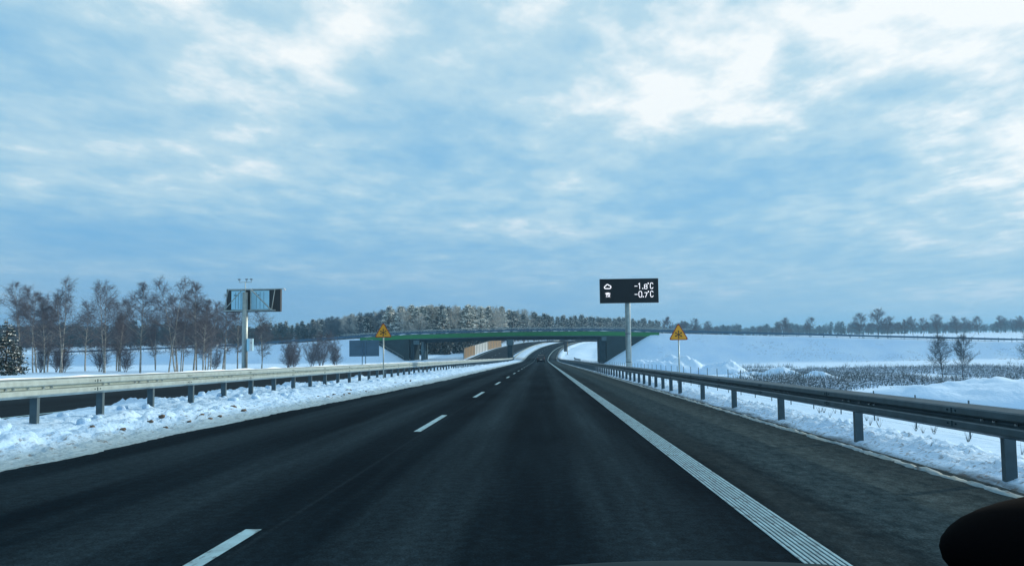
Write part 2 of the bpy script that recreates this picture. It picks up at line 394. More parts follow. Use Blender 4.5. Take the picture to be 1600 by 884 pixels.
def axis(segs):
    out = [segs[0][0]]
    for a, b, st in segs:
        n = max(1, round((b - a) / st)); out += [a + (b - a) * (i + 1) / n for i in range(n)]
    return out
xs = axis([(-4000, -1500, 500), (-1500, -500, 125), (-500, -160, 17), (-160, -60, 3), (-60, -24, 1.2), (-24, 24, .8), (24, 60, 1.2), (60, 170, 3), (170, 500, 17), (500, 1500, 125), (1500, 4000, 500)])
ys = axis([(-60, 0, 6), (0, 60, 1.0), (60, 215, 2.5), (215, 262, 1.0), (262, 400, 4), (400, 1000, 20), (1000, 2000, 100), (2000, 7000, 500)])
rows = [[(x, y, H(x, y)) for x in xs] for y in ys]
g = link('ground', uvmesh('ground', rows, M_SNOWG, None)); tag(g, kind='structure')

def strip(name, offs, s0, s1, st, m, h=0.0, kind='structure'):
    ss = axis([(s0, s1, st)])
    rows = [[W(s, o, h) for o in offs] for s in ss]; uvs = [[(o, s) for o in offs] for s in ss]
    return tag(link(name, uvmesh(name, rows, m, uvs)), kind=kind)
strip('road', [-6.6, -4, -2, 0, 2, 4.5], -20, SEND, 2.0, M_ASPH)
strip('opposite_road', [-22.6, -19, -15, -10.2], -20, SEND, 2.0, M_ASPH2)
# overpass road surface
rows = []; uvs = []
for x in axis([(-380, -60, 10), (-60, 40, 2), (40, 380, 10)]):
    rows.append([(x, y, ez(x) + (0.03 if -52 < x < 33 else 0.0)) for y in (BY0 + 1.6, 251, BY1 - 1.6)]); uvs.append([(y - 251 - 10, x) for y in (246.2, 251, 255.8)])
tag(link('overpass_road', uvmesh('overpass_road', rows, M_ASPH2, uvs)), kind='structure')

# markings
def mark(name, o0, o1, s0, s1, st=2.0, h=0.004):
    strip(name, [o0, o1], s0, s1, st, M_PAINT, h)
D0 = 1633 / (826 - 557) + .12 # far end of the nearest dash
k = 0; s = D0 - 4
while s < 420:
    mark('lane_marking', -2.21, -2.09, s, s + 4, 1.0, 0.004 + s * 0.00004); s += 12
ed = MB()
# ribbed edge line: eight narrow raised ribs
rows = []
ss = axis([(-3, 60, 1.0), (60, 300, 2), (300, 700, 4)])
b = MB()
for i in range(8):
    a0 = 1.605 + i * 0.0362
    base = len(b.v)
    for s in ss:
        hh = 0.005 + max(0, s) * 0.00004
        b.v += [W(s, a0, 0.001), W(s, a0 + .002, hh), W(s, a0 + 0.022, hh), W(s, a0 + .024, 0.001)]
    for j in range(len(ss) - 1):
        for q in range(3):
            b.face((base + j * 4 + q, base + j * 4 + q + 1, base + j * 4 + 4 + q + 1, base + j * 4 + 4 + q))
tag(b.build('edge_line', M_PAINT), kind='structure')
mark('edge_line_opposite', -21.6, -21.36, -10, 700, 4, 0.005)
mark('edge_line_opposite', -11.3, -11.14, -10, 700, 4, 0.005)
s = 0
while s < 300:
    mark('lane_marking_opposite', -16.6, -16.48, s, s + 4, 2, .005); s += 12

# ------------------------------------------------------------------ snow strips
def left_edge(s):
    return float(np.interp(s, [0, 15, 22, 30, 45, 300], [-6.05, -6.0, -5.85, -5.6, -5.25, -5.2]))
def snowstrip(name, o_in, o_out, nfn, ss, hfn, m):
    rows = []; uvs = []
    for s in ss:
        n = nfn; r_ = []; u_ = []
        for i in range(n + 1):
            o = o_in + (o_out - o_in) * i / n
            r_.append(W(s, o, hfn(s, o))); u_.append((o - ((left_edge(s) + 6.05) if o < 0 else 0), s))
        rows.append(r_); uvs.append(u_)
    return link(name, uvmesh(name, rows, m, uvs))
def hl(s, o):
    e = left_edge(s) + 0.16 * fbm(s * .22, 1.1) + 0.05 * fbm(s * 1.4, 7.7)
    t = e - o                                   # distance in from the asphalt edge
    base = -0.05 + 0.06 * smooth(-.25, .15, t) + 0.03 * smooth(.1, .8, t) + 0.11 * smooth(.6, 1.9, t)
    base *= 1.0 if o > -9.4 else 1 - 1.35 * smooth(-9.4, -10.75, o + .25 * fbm(s * .3, 9))
    a = smooth(.35, 1.2, t) * smooth(-10.7, -9.6, o)
    lump = max(0, noise.noise(Vector((s * 1.6, o * 1.9, 3)))) * 0.13 + abs(noise.noise(Vector((s * 3.9, o * 4.1, 8)))) * 0.15 + abs(noise.noise(Vector((s * 8, o * 8, 5)))) * 0.085
    lump2 = max(0, noise.noise(Vector((s * .55, o * .8, 13)))) * 0.22 * smooth(-8.0, -9.2, o)
    grit = smooth(.15, .5, t) * (1 - smooth(1.2, 2.0, t)) * (max(0, noise.noise(Vector((s * 6.5, o * 7.5, 21)))) * .09 + max(0, noise.noise(Vector((s * 11, o * 12, 31)))) * .05)
    a *= min(1.15, max(.30, .72 + 1.1 * noise.noise(Vector((s * .33, o * .5, 41)))))
    return base + grit + a * (lump + lump2) + 0.008 * noise.noise(Vector((s * 6, o * 9, 0)))
ssl = axis([(4, 7, .4), (7, 36, .11), (36, 70, .25), (70, 240, 1.0), (240, 460, 4)])
sb = snowstrip('snow_bank', -5.0, -11.0, 88, ssl, hl, M_SNOWB); tag(sb, kind='structure')
def hr(s, o):
    e = 4.25 + 0.05 * fbm(s * .9, 2.2) + 0.03 * fbm(s * 4, 3.3)
    t = o - e
    ridge = 0.030 * math.exp(-((t - .07) / .06) ** 2) * max(-.4, .55 + 1.5 * fbm(s * 2.6, o * 3, 2, 6)) - .07 * math.exp(-((t - .27) / .09) ** 2)
    base = -0.06 + 0.068 * smooth(-.08, .06, t) + 0.07 * smooth(.38, .85, t)
    a = smooth(.3, .8, t)
    lump = abs(noise.noise(Vector((s * 2.0, o * 5.0, 3)))) * 0.08 + abs(noise.noise(Vector((s * 5.5, o * 12, 8)))) * 0.10
    return base + ridge + a * lump - 0.60 * smooth(1.15, 2.7, t) + 0.01 * noise.noise(Vector((s * 12, o * 16, 0)))
ssr = axis([(1.5, 4, .3), (4, 24, .09), (24, 60, .22), (60, 240, 1.0), (240, 460, 4)])
vs = snowstrip('snow_verge', 4.05, 7.3, 60, ssr, hr, M_SNOWR); tag(vs, kind='structure')

# clods of dirty snow and earth lying on the median bank
def clod_mesh(name, seed, m):
    r_ = random.Random(seed); mb = MB()
    n, k = 10, 7
    for i in range(k + 1):
        th = math.pi * i / k
        for j in range(n):
            ph = 2 * math.pi * j / n
            v = Vector((math.sin(th) * math.cos(ph), math.sin(th) * math.sin(ph), math.cos(th) * .65))
            v *= 1 + 0.45 * noise.noise(v * 1.7 + Vector((seed, 0, 0)))
            mb.v.append(tuple(v))
    for i in range(k):
        for j in range(n): mb.face((i * n + j, i * n + (j + 1) % n, (i + 1) * n + (j + 1) % n, (i + 1) * n + j))
    return mb.mesh(name, m, True)
cs = [clod_mesh('snow_clod', i, M_SNOWH) for i in range(4)]; ce = [clod_mesh('earth_clod', 20 + i, M_EARTH) for i in range(3)]
for i in range(70):
    s = 11 + 50 * rng.random() ** 1.5; o = -9.3 + rng.random() * 2.0; sz = rng.uniform(.04, .12)
    c = link('snow_clod', cs[i % 4]); p = W(s, o, hl(s, o) + sz * .2); c.location = p; c.scale = (sz, sz, sz); c.rotation_euler = (0, 0, rng.random() * 6)
    tag(c, 'rough white lump of frozen snow lying on the median snow bank', 'snow lump', 'lumps of snow on the median bank')
for i in range(38):
    s = rng.choice([rng.uniform(12, 19), rng.uniform(24, 31), rng.uniform(12, 45)]); o = left_edge(s) - rng.uniform(.55, 1.15); sz = rng.uniform(.02, .06)
    c = link('earth_clod', ce[i % 3]); p = W(s, o, hl(s, o) + sz * .15); c.location = p; c.scale = (sz * 1.3, sz, sz); c.rotation_euler = (0, 0, rng.random() * 6)
    tag(c, 'brown earth clod at the foot of the median snow bank', 'clod', 'earth clods along the median snow bank')

# ------------------------------------------------------------------ guardrails
WP = [(0, 0), (.006, .004), (.075, .035), (.083, .05), (.083, .108), (.075, .122), (.010, .142), (.004, .155), (.010, .168), (.075, .188), (.083, .202), (.083, .26), (.075, .275), (.006, .306), (0, .31)]
def beam(mb, o_post, side, z0, ss, th=0.005, mi=0):
    """W section; side=+1 faces +offset"""
    prof_ = [(o_post + side * a, z0 + z) for a, z in WP]; back = [(o_post + side * (a - th), z0 + z) for a, z in WP][::-1]
    loop = prof_ + back; n = len(loop); base = len(mb.v)
    for s in ss: mb.v += [W(s, o, z) for o, z in loop]
    for j in range(len(ss) - 1):
        for i in range(n):
            a = base + j * n; mb.face((a + i, a + (i + 1) % n, a + n + (i + 1) % n, a + n + i), mi)
def post_mesh(name, m, h, dr=.10, w_=.06):
    """rolled C post, open towards +y"""
    mb = MB(); t_ = .006
    sec = [(-dr/2, -w_/2), (dr/2, -w_/2), (dr/2, w_/2), (dr/2 - .03, w_/2), (dr/2 - .03, w_/2 - t_), (dr/2 - t_, w_/2 - t_), (dr/2 - t_, -w_/2 + t_), (-dr/2 + t_, -w_/2 + t_), (-dr/2 + t_, w_/2 - t_), (-dr/2 + .03, w_/2 - t_), (-dr/2 + .03, w_/2), (-dr/2, w_/2)]
    mb.prism(sec, 'z', -.35, h)
    return mb.mesh(name, m)
def guardrail(name, label, o, side, ss, posts, z0, mpost, mbeam, both, ctr_snow):
    root = empty(name, W(ss[0], o), 0, label, 'guardrail')
    org = Vector(root.location)
    def rel(ob): 
        me = ob.data; me.transform(Matrix.Translation(-org)); ob.parent = root; return ob
    mb = MB(); beam(mb, o + side * .085, side, z0, ss); 
    rel(mb.build('beam', mbeam, fix=True))
    if both:
        mb = MB(); beam(mb, o - side * .085, -side, z0, ss); rel(mb.build('beam', mbeam))
    pm = post_mesh('post', mpost, z0 + .27, .12, .075); 
    for s in posts[:100]:
        x, y, th = frame(s); p = link('post', pm, root); p.location = Vector(W(s, o)) - org; p.rotation_euler = (0, 0, -th)
    if len(posts) > 100:
        mb = MB()
        for s in posts[100:]:
            p = W(s, o, z0 / 2); mb.box(p, (.12, .075, z0 + .6))
        q = rel(mb.build('post', mpost)); q['kind'] = 'stuff'
    # bolts, splices and spacers in the valley of the beam
    bm_ = MB(); sp = MB()
    for s in posts:
        if s > 120: break
        for ds in ((-.9, -.72, -.35, .05, .28) if s < 60 and int(s) % 4 < 2 else (-.1, .1)):
            p = W(s + ds, o + side * (.085 + .018), z0 + .155)
            x, y, th = frame(s)
            bm_.tube([p, (p[0] + side * .018, p[1], p[2])], [.021, .012], 8)
        sp.box(W(s, o + side * .045, z0 + .155), (.082, .07, .12))
    se = MB()
    for s in axis([(ss[0] + 2.2, 90, 4)]):
        x, y, th = frame(s)
        for z_ in (.055, .203):
            se.box(W(s, o + side * .170, z0 + z_ + .026), (.006, .02, .06))
            for ds in (-.09, .09): se.tube([W(s + ds, o + side * .167, z0 + z_ + .026), W(s + ds, o + side * .178, z0 + z_ + .026)], .012, 6)
    rel(se.build('splices', M_CONCD))
    rel(bm_.build('bolts', M_BOLT)); rel(sp.build('spacers', M_STEEL2))
    if ctr_snow:
        sn = MB(); base = 0; n = 6
        for s in [q for q in axis([(ss[0], 60, .35), (60, 230, 1.5)])]:
            hgt = max(0.004, .022 + .03 * fbm(s * .8, 5.5)); 
            for i in range(n):
                a = math.pi * i / (n - 1); sn.v.append(W(s, o + side * (.085) + .035 * math.cos(a) , z0 + .309 + hgt * math.sin(a)))
        m_ = len(sn.v) // n
        for j in range(m_ - 1):
            for i in range(n - 1): sn.face((j * n + i, j * n + i + 1, (j + 1) * n + i + 1, (j + 1) * n + i))
        rel(sn.build('snow_cap', M_SNOW, smooth=True))
    return root
pl = [13.5 - 2 * i for i in range(4, 0, -1)] + [13.5 + 2 * i for i in range(0, 116)]
ssl = axis([(5, 60, 2), (60, 240, 4), (240, 700, 8)])
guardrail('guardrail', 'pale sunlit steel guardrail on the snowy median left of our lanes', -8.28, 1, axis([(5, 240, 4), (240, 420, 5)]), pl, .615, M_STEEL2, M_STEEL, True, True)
pr = [0.27, 4.27] + [8.27 + 4 * i for i in range(0, 6)]
pr += [30.27 + 2 * i for i in range(0, 104)]
pr = [q + .2 for q in pr]
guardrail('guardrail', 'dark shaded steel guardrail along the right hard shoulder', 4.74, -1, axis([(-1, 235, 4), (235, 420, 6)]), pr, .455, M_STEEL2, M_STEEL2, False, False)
# second rail run on the right beyond the bridge, and the far median rail
mb = MB(); beam(mb, 9.5, -1, .5, axis([(205, 245, 4)])); mb2 = mb
rt = empty('guardrail', W(205, 9.5), 0, 'short second guardrail run behind the shoulder rail near the bridge', 'guardrail')
o_ = mb.build('beam', M_STEEL2); o_.data.transform(Matrix.Translation(-Vector(rt.location))); o_.parent = rt
for s in axis([(205, 245, 4)]):
    p = MB(); p.box(Vector(W(s, 9.6, .25)) - Vector(rt.location), (.1, .1, 1.1)); p.build('post', M_STEEL2, rt)

# ------------------------------------------------------------------ wire fence on the right verge
fr = empty('wire_fence', (9.0, 15, H(9, 15)), 0, 'low wire mesh fence on thin grey posts behind the right guardrail', 'fence')
org = Vector(fr.location)
fp = MB(); fp.tube([(0, 0, -.3), (0, 0, 1.12)], .018, 6); fpm = fp.mesh('fence_post', M_STEEL2)
fys = [15 + 2.5 * i for i in range(0, 78)]
for y in fys:
    p = link('fence_post', fpm, fr); p.location = Vector((9.0, y, H(9, y) - (.32 if y < 36 else 0))) - org
wr = MB()
for k in range(7):
    z = .05 + k * .115
    for a, b in zip(fys, fys[1:]): wr.tube([Vector((9.0, a, H(9, a) + z)) - org, Vector((9.0, b, H(9, b) + z)) - org], .0016, 3, cap=False)
wr.build('wire_mesh', M_STEEL2, fr, fix=False)

# ------------------------------------------------------------------ overpass bridge
br = empty('bridge', (-9.5, 251, H(-9.5, 251)), 0, 'green edged road bridge crossing over the motorway on dark concrete supports', 'bridge')
BO = Vector(br.location)
def bpart(name, mb, m, bevel=0, smooth=False):
    o = mb.build(name, m, smooth=smooth); o.data.transform(Matrix.Translation(-BO)); o.parent = br
    if bevel:
        bv = o.modifiers.new('bevel', 'BEVEL'); bv.width = bevel; bv.segments = 2; bv.limit_method = 'ANGLE'
    return o
def deckband(mb, y0, y1, dz0, dz1, x0=-54, x1=35, st=3, mi=0):
    xs_ = axis([(x0, x1, st)]); base = len(mb.v)
    for x in xs_:
        z = ez(x); mb.v += [(x, y0, z + dz0), (x, y1, z + dz0), (x, y1, z + dz1), (x, y0, z + dz1)]
    n = len(xs_)
    for j in range(n - 1):
        for i in range(4):
            a = base + 4 * j; mb.face((a + i, a + (i + 1) % 4, a + 4 + (i + 1) % 4, a + 4 + i), mi)
    mb.face((base, base + 1, base + 2, base + 3), mi); e = base + 4 * (n - 1); mb.face((e + 3, e + 2, e + 1, e), mi)
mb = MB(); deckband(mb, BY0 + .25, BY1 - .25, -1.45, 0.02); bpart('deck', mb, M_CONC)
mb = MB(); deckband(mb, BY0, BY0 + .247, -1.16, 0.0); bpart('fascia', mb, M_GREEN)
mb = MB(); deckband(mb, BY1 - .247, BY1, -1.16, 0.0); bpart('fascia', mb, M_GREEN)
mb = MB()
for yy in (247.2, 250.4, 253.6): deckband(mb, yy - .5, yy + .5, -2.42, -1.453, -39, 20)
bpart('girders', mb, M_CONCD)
mb = MB(); deckband(mb, BY0 - .03, BY0 + .5, 0.003, 0.16); bpart('kerb', mb, M_CONC)
# clumps of snow left on the kerb
mb = MB()
x = -53.0
while x < 34:
    l_ = rng.uniform(.4, 3.0); 
    if rng.random() < .85:
        h_ = rng.uniform(.08, .20)
        mb.tube([(x, BY0 + .1, ez(x) + .15), (x + l_ * .3, BY0 + .1, ez(x) + .18), (x + l_ * .7, BY0 + .1, ez(x + l_) + .18), (x + l_, BY0 + .1, ez(x + l_) + .15)], [.02, h_, h_ * .8, .02], 6)
    x += l_ + rng.uniform(.1, 1.2)
bpart('kerb_snow', mb, M_SNOW)
# middle pier with head block
def zg(x, y=245): return prof(y) - .6
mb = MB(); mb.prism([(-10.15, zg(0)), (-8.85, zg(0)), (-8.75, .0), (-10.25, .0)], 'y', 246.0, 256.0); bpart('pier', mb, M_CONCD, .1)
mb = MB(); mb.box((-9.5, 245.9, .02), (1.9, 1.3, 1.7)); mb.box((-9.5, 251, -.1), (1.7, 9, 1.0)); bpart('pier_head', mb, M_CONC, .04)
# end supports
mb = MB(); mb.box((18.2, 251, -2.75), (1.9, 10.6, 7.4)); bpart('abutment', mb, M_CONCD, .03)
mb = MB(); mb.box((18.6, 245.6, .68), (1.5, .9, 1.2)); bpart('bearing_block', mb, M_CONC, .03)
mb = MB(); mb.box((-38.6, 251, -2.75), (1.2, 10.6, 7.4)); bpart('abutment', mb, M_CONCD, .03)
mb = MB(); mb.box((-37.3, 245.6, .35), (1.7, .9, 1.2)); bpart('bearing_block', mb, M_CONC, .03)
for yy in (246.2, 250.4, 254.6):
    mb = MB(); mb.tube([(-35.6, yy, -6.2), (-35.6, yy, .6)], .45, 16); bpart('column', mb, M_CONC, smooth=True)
# wing walls in the line of the parapet, on both faces
for (xa, xb) in ((19.3, 35.0), (-54.0, -39.4)):
    for yw in (BY0 + .05, BY1 - .35):
        mb = MB(); mb.prism([(xa, -7), (xb, -7), (xb, ez(xb) - 1.3), (xa, ez(xa) - 1.43)], 'y', yw, yw + .3)
        nx = int((xb - xa) / 1.5)
        for i in range(1, nx):
            x = xa + i * 1.5; mb.box((x, yw - .01, -3), (.05, .06, 7.5))
        bpart('wing_wall', mb, M_WALL)
# overpass parapet rail (two long runs)
for yy, lab in ((BY0 + .35, 'blue grey steel parapet rail along the near edge of the bridge'), (BY1 - .35, 'blue grey steel parapet rail along the far edge of the bridge')):
    rt = empty('parapet_rail', (-9.5, yy, ez(-9.5)), 0, lab, 'railing'); org = Vector(rt.location)
    b_ = MB(); c_ = MB()
    deckband(b_, yy - .04, yy + .04, .36, .82, -150, 150, 4); deckband(c_, yy + .1, yy + .17, 1.18, 1.32, -60, 45, 4)
    for nme, q, mm in (('rail', b_, M_RAILB), ('handrail', c_, M_POLE)):
        q_ = q.build(nme, mm); q_.data.transform(Matrix.Translation(-org)); q_.parent = rt
    pp = MB(); pp.box((0, .05, .5), (.12, .12, 1.3)); pm = pp.mesh('post', M_RAILB)
    for i, x in enumerate(axis([(-148, 148, 4)])):
        p = link('post', pm, rt); p.location = Vector((x, yy + .08, ez(x) - .1)) - org
    i_ = MB()
    xx = -52
    while xx < 34: i_.box((xx, yy + .13, ez(xx) + .6), (.035, .03, 1.1)); xx += .45
    q_ = i_.build('infill_bars', M_RAILB); q_.data.transform(Matrix.Translation(-org)); q_.parent = rt
# stair-side handrail on the left cone
hr_ = empty('handrail', (-47, 244, H(-47, 244)), 0, 'thin sloping handrail beside the left wing wall of the bridge', 'railing'); org = Vector(hr_.location)
pts = [(x, 244.2, H(x, 244.2) + 1.0) for x in np.linspace(-52, -41, 8)]
q = MB(); q.tube([Vector(p) - org for p in pts], .04, 6); q.build('rail', M_POLE, hr_)
for p in pts:
    q = MB(); q.tube([Vector(p) - org, Vector((p[0], p[1], p[2] - 1.2)) - org], .03, 6); q.build('post', M_POLE, hr_)

# ------------------------------------------------------------------ warning triangles with snowflake
def tri_sign(loc, size, zc_, ztop_pole, rz, label):
    rt = empty('warning_sign', loc, rz, label, 'road sign', 'snowflake warning signs either side of the road')
    q = MB(); q.tube([(0, .045, -.4), (0, .045, zc_ + size * .30)], .033, 10); q.build('pole', M_POLE, rt, smooth=True)
    def tri(s, yy, y2, r_=.07):
        h_ = s * math.sqrt(3) / 2; c = [(-s / 2, -h_ / 3), (s / 2, -h_ / 3), (0, 2 * h_ / 3)]; pts = []
        for i in range(3):
            c0 = Vector(c[i]); ctr = c0 * (1 - 2 * r_ / (2 * h_ / 3)); a0 = [210, 330, 90][i]
            for k in range(5):
                a = R(a0 - 60 + 30 * k); pts.append((ctr.x + r_ * math.cos(a), zc_ + ctr.y + r_ * math.sin(a)))
        m_ = MB(); m_.prism(pts, 'y', yy, y2); return m_
    tri(size, .0, .012, .06).build('backing_plate', M_BLK, rt)
    tri(size * .97, -.006, -.001, .055).build('red_border', M_RED, rt)
    tri(size * .85, -.012, -.007, .04).build('yellow_face', M_YEL, rt)
    f = MB(); r0 = size * .19; cz = zc_ - size * .01
    for k in range(6):
        a = R(90 + 60 * k); d_ = Vector((math.cos(a), math.sin(a))); n_ = Vector((-d_.y, d_.x)); t_ = size * .017
        def ln(p, q_, t_=t_):
            dd = (q_ - p).normalized(); nn = Vector((-dd.y, dd.x)) * t_; pt = [p + nn, q_ + nn, q_ - nn, p - nn]
            f.prism([(c.x, cz + c.y) for c in pt], 'y', -.018 - .0008 * (k % 3), -.0135)
        ln(Vector((0, 0)), d_ * r0)
        f.prism([(c.x, cz + c.y) for c in (d_ * r0 * 1.12, d_ * r0 * .72 + n_ * r0 * .26, d_ * r0 * .72 - n_ * r0 * .26)], 'y', -.0205, -.0137)
    f.build('snowflake_symbol', M_BLK, rt)
    return rt
tri_sign((-8.03, 41.8, -.98 + .2), .90, 2.43, 0, R(3), 'yellow snowflake warning triangle on thin pole in front of the left median guardrail')
tri_sign((6.42, 38.6, H(6.42, 38.6)), .93, 2.56, 0, R(-4), 'yellow snowflake warning triangle on thin pole beyond the right guardrail')

# ------------------------------------------------------------------ variable message sign, front
def rpoly(mb, pts, t_, y0, y1, closed=False, mi=0):
    """flat stroke polyline in the x,z plane"""
    P = [Vector(p) for p in pts]
    segs = list(zip(P, P[1:])) + ([(P[-1], P[0])] if closed else [])
    for i, (a, b) in enumerate(segs):
        d_ = (b - a).normalized(); n_ = Vector((-d_.y, d_.x)) * t_ / 2; e = d_ * t_ * .35
        q = [a - e + n_, b + e + n_, b + e - n_, a - e - n_]
        mb.prism([(c.x, c.y) for c in q], 'y', y0 - .0006 * i, y1, mi)
vd = 61.0; vx = 6.45; vz = H(vx, vd)
vr = empty('message_sign', (vx, vd, vz), R(-1.0), 'large black electronic sign showing two temperatures on a steel column, right verge', 'electronic sign')
zb0 = 3.74 - vz; zb1 = 5.54 - vz
q = MB(); q.tube([(0, .35, -.5), (0, .35, zb0 - .05), (0, .35, zb1 - .1)], [.215, .205, .20], 20); q.build('column', M_POLE, vr, smooth=True)
q = MB()
for zz in (1.1, 3.2): q.tube([(0, .35, zz), (0, .35, zz + .05)], .222, 20)
q.build('column_collars', M_STEEL2, vr)
q = MB(); q.box((.09, -.02, (zb0 + zb1) / 2), (4.34, .34, zb1 - zb0)); q.build('cabinet', M_DKFRAME, vr, bevel=.015)
q = MB(); q.box((.09, -.197, (zb0 + zb1) / 2), (4.28, .012, zb1 - zb0 - .06)); q.build('screen', M_SCREEN, vr)
q = MB()
for xx in (-.7, .9): q.box((xx, .25, (zb0 + zb1) / 2), (.1, .2, 1.3))
q.box((.09, .2, zb0 + .3), (2.4, .1, .1)); q.box((.09, .2, zb1 - .3), (2.4, .1, .1)); q.build('mounting_bracket', M_STEEL2, vr)
txt = MB(); T_ = .038; Yf, Yb = -.215, -.204
def glyph(ch, x, z, w_, h_):
    G = {'-': [[(0, .5), (1, .5)]], '1': [[(.2, .8), (.6, 1), (.6, 0)]], '8': None,
         '7': [[(0, 1), (1, 1), (.35, 0)]], '0': [[(.25, 0), (.75, 0), (1, .2), (1, .8), (.75, 1), (.25, 1), (0, .8), (0, .2), (.25, 0)]],
         'C': [[(1, .8), (.75, 1), (.25, 1), (0, .8), (0, .2), (.25, 0), (.75, 0), (1, .2)]],
         'o': [[(.3, 0), (.7, 0), (1, .3), (1, .7), (.7, 1), (.3, 1), (0, .7), (0, .3), (.3, 0)]]}
    if ch == '8':
        S = [[(.25, .54), (0, .66), (0, .88), (.25, 1), (.75, 1), (1, .88), (1, .66), (.75, .54), (.25, .54)], [(.25, .54), (0, .40), (0, .14), (.25, 0), (.75, 0), (1, .14), (1, .40), (.75, .54)]]
    else: S = G[ch]
    for p in S: rpoly(txt, [(x + a * w_, z + b * h_) for a, b in p], T_, Yf, Yb)
zc0 = zb0 + 1.03; zc1 = zb0 + .42; hh = .43
for z, dig in ((zc0, '18'), (zc1, '07')):
    glyph('-', .50, z - .01, .2, hh); glyph(dig[0], .80 if dig[0] == '0' else .74, z, .22, hh)
    txt.box((1.12 if dig[0] == '0' else 1.10, -.209, z + .03), (.07, .012, .07))
    glyph(dig[1], 1.22, z - (.0 if dig[1] == '8' else .01), .20, hh * .78)
    glyph('o', 1.485, z + hh * .86, .05, .06); glyph('C', 1.66, z + .01, .20, hh * .98)
txt.build('temperature_text', M_LED, vr, fix=True)
sy = MB(); cxx, czz = -1.50, zb0 + 1.22
rpoly(sy, [(cxx - .20, czz - .13), (cxx - .25, czz - .04), (cxx - .19, czz + .05), (cxx - .13, czz + .06), (cxx - .09, czz + .15), (cxx + .02, czz + .18), (cxx + .09, czz + .10), (cxx + .17, czz + .09), (cxx + .25, czz + .0), (cxx + .22, czz - .11), (cxx + .12, czz - .14)], .055, Yf, Yb, True)
czz = zb0 + .62
rpoly(sy, [(cxx - .17, czz + .10), (cxx + .17, czz + .10)], .055, Yf, Yb)
rpoly(sy, [(cxx - .05, czz + .17), (cxx - .12, czz - .17)], .027, Yf, Yb); rpoly(sy, [(cxx + .05, czz + .17), (cxx + .16, czz - .19)], .027, Yf, Yb)
rpoly(sy, [(cxx + .0, czz + .16), (cxx + .0, czz + .02)], .027, Yf, Yb)
rpoly(sy, [(cxx - .10, czz - .02), (cxx + .04, czz - .02), (cxx + .06, czz - .10), (cxx - .05, czz - .14)], .027, Yf - .002, Yb)
rpoly(sy, [(cxx + .17, czz + .0), (cxx + .02, czz - .16)], .027, Yf - .003, Yb)
sy.build('weather_symbols', M_LED, vr)

# ------------------------------------------------------------------ message sign seen from behind with weather station
ld = 64.0; lx = -22.95; lz = H(lx, ld)
lr = empty('message_sign', (lx, ld, lz), R(0.5), 'electronic sign seen from its pale back, on a thick column left of the opposite lanes', 'electronic sign')
zb0, zb1 = 3.58 - lz, 5.38 - lz
q = MB(); q.tube([(0, -.3, -.4), (0, -.3, zb1 - .28)], [.225, .205], 20); q.build('column', M_POLE, lr, smooth=True)
q = MB(); q.box((.55, .15, (zb0 + zb1) / 2), (4.2, .36, zb1 - zb0)); q.build('cabinet', M_DKFRAME, lr, bevel=.02)
for xx in (-.62, .62 + .45):
    ww = 1.05 if xx < 0 else 1.45
    q = MB(); q.box((xx - .02, -.04, (zb0 + zb1) / 2 + .02), (ww, .03, zb1 - zb0 - .34)); 
    p_ = q.build('cabinet_door', M_PANEL, lr, bevel=.01)
    q = MB()
    for k in (-1, 0, 1): q.box((xx + k * ww * .2, -.062, (zb0 + zb1) / 2), (.02, .014, zb1 - zb0 - .5))
    for k in (-.28, -.12): q.box((xx + k, -.062, zb1 - .5), (.13, .014, .07))
    q.build('door_fittings', M_BLUEB, p_)
q = MB()
a_ = -.36
q.tube([(-1.6, a_, zb0 + .1), (2.35, a_, zb0 + .1)], .05, 8); q.tube([(-1.35, a_, zb1 - .08), (2.35, a_, zb1 - .08)], .045, 8)
q.tube([(-1.65, a_, zb0 + .1), (-.15, -.55, zb1 - .1)], .035, 8); q.tube([(.50, -.62, zb1 - .05), (2.05, a_ - .05, zb0 + .12)], .055, 8)
q.tube([(.45, a_, zb1 - .1), (.45, a_, zb0 + .1)], .05, 8); q.tube([(2.05, a_, zb0 + .1), (2.3, a_, zb1 - .1)], .03, 8); q.tube([(-1.6, a_, zb0 + .1), (-1.3, a_, zb1 - .1)], .03, 8)
q.box((2.1, a_, zb0 + .1), (.3, .1, .1))
q.build('frame', M_POLE, lr)
q = MB(); q.tube([(0, -.3, zb1 - .3), (0, -.3, zb1 + .55)], .03, 8); q.tube([(-.5, -.3, zb1 + .5), (.5, -.3, zb1 + .5)], .022, 8)
q.build('instrument_mast', M_POLE, lr)
q = MB(); q.tube([(2.2, a_, zb1 - .08), (3.0, a_, zb1 - .05)], .03, 8); q.build('sensor_arm', M_POLE, lr)
for xx in (-.48, .1, .45):
    q = MB(); q.tube([(xx, -.3, zb1 + .5), (xx, -.3, zb1 + .68)], .015, 6); q.tube([(xx - .1, -.3, zb1 + .72), (xx + .1, -.3, zb1 + .72)], .04, 8); q.build('wind_sensor', M_DKFRAME, lr)
q = MB(); q.tube([(2.98, a_, zb1 - .05), (3.12, a_, zb1 - .14)], .07, 10); q.build('road_sensor', M_WHITE, lr)
q = MB(); q.box((.45, -.40, 2.35), (.42, .30, .95)); bx = q.build('control_box', M_PANEL, lr, bevel=.02)
q = MB(); q.box((.58, -.56, 2.35), (.24, .02, .93)); q.build('box_door', M_WHITE, bx)
q = MB(); q.box((.58, -.578, 2.5), (.04, .012, .12)); q.build('latch', M_BLK, bx)

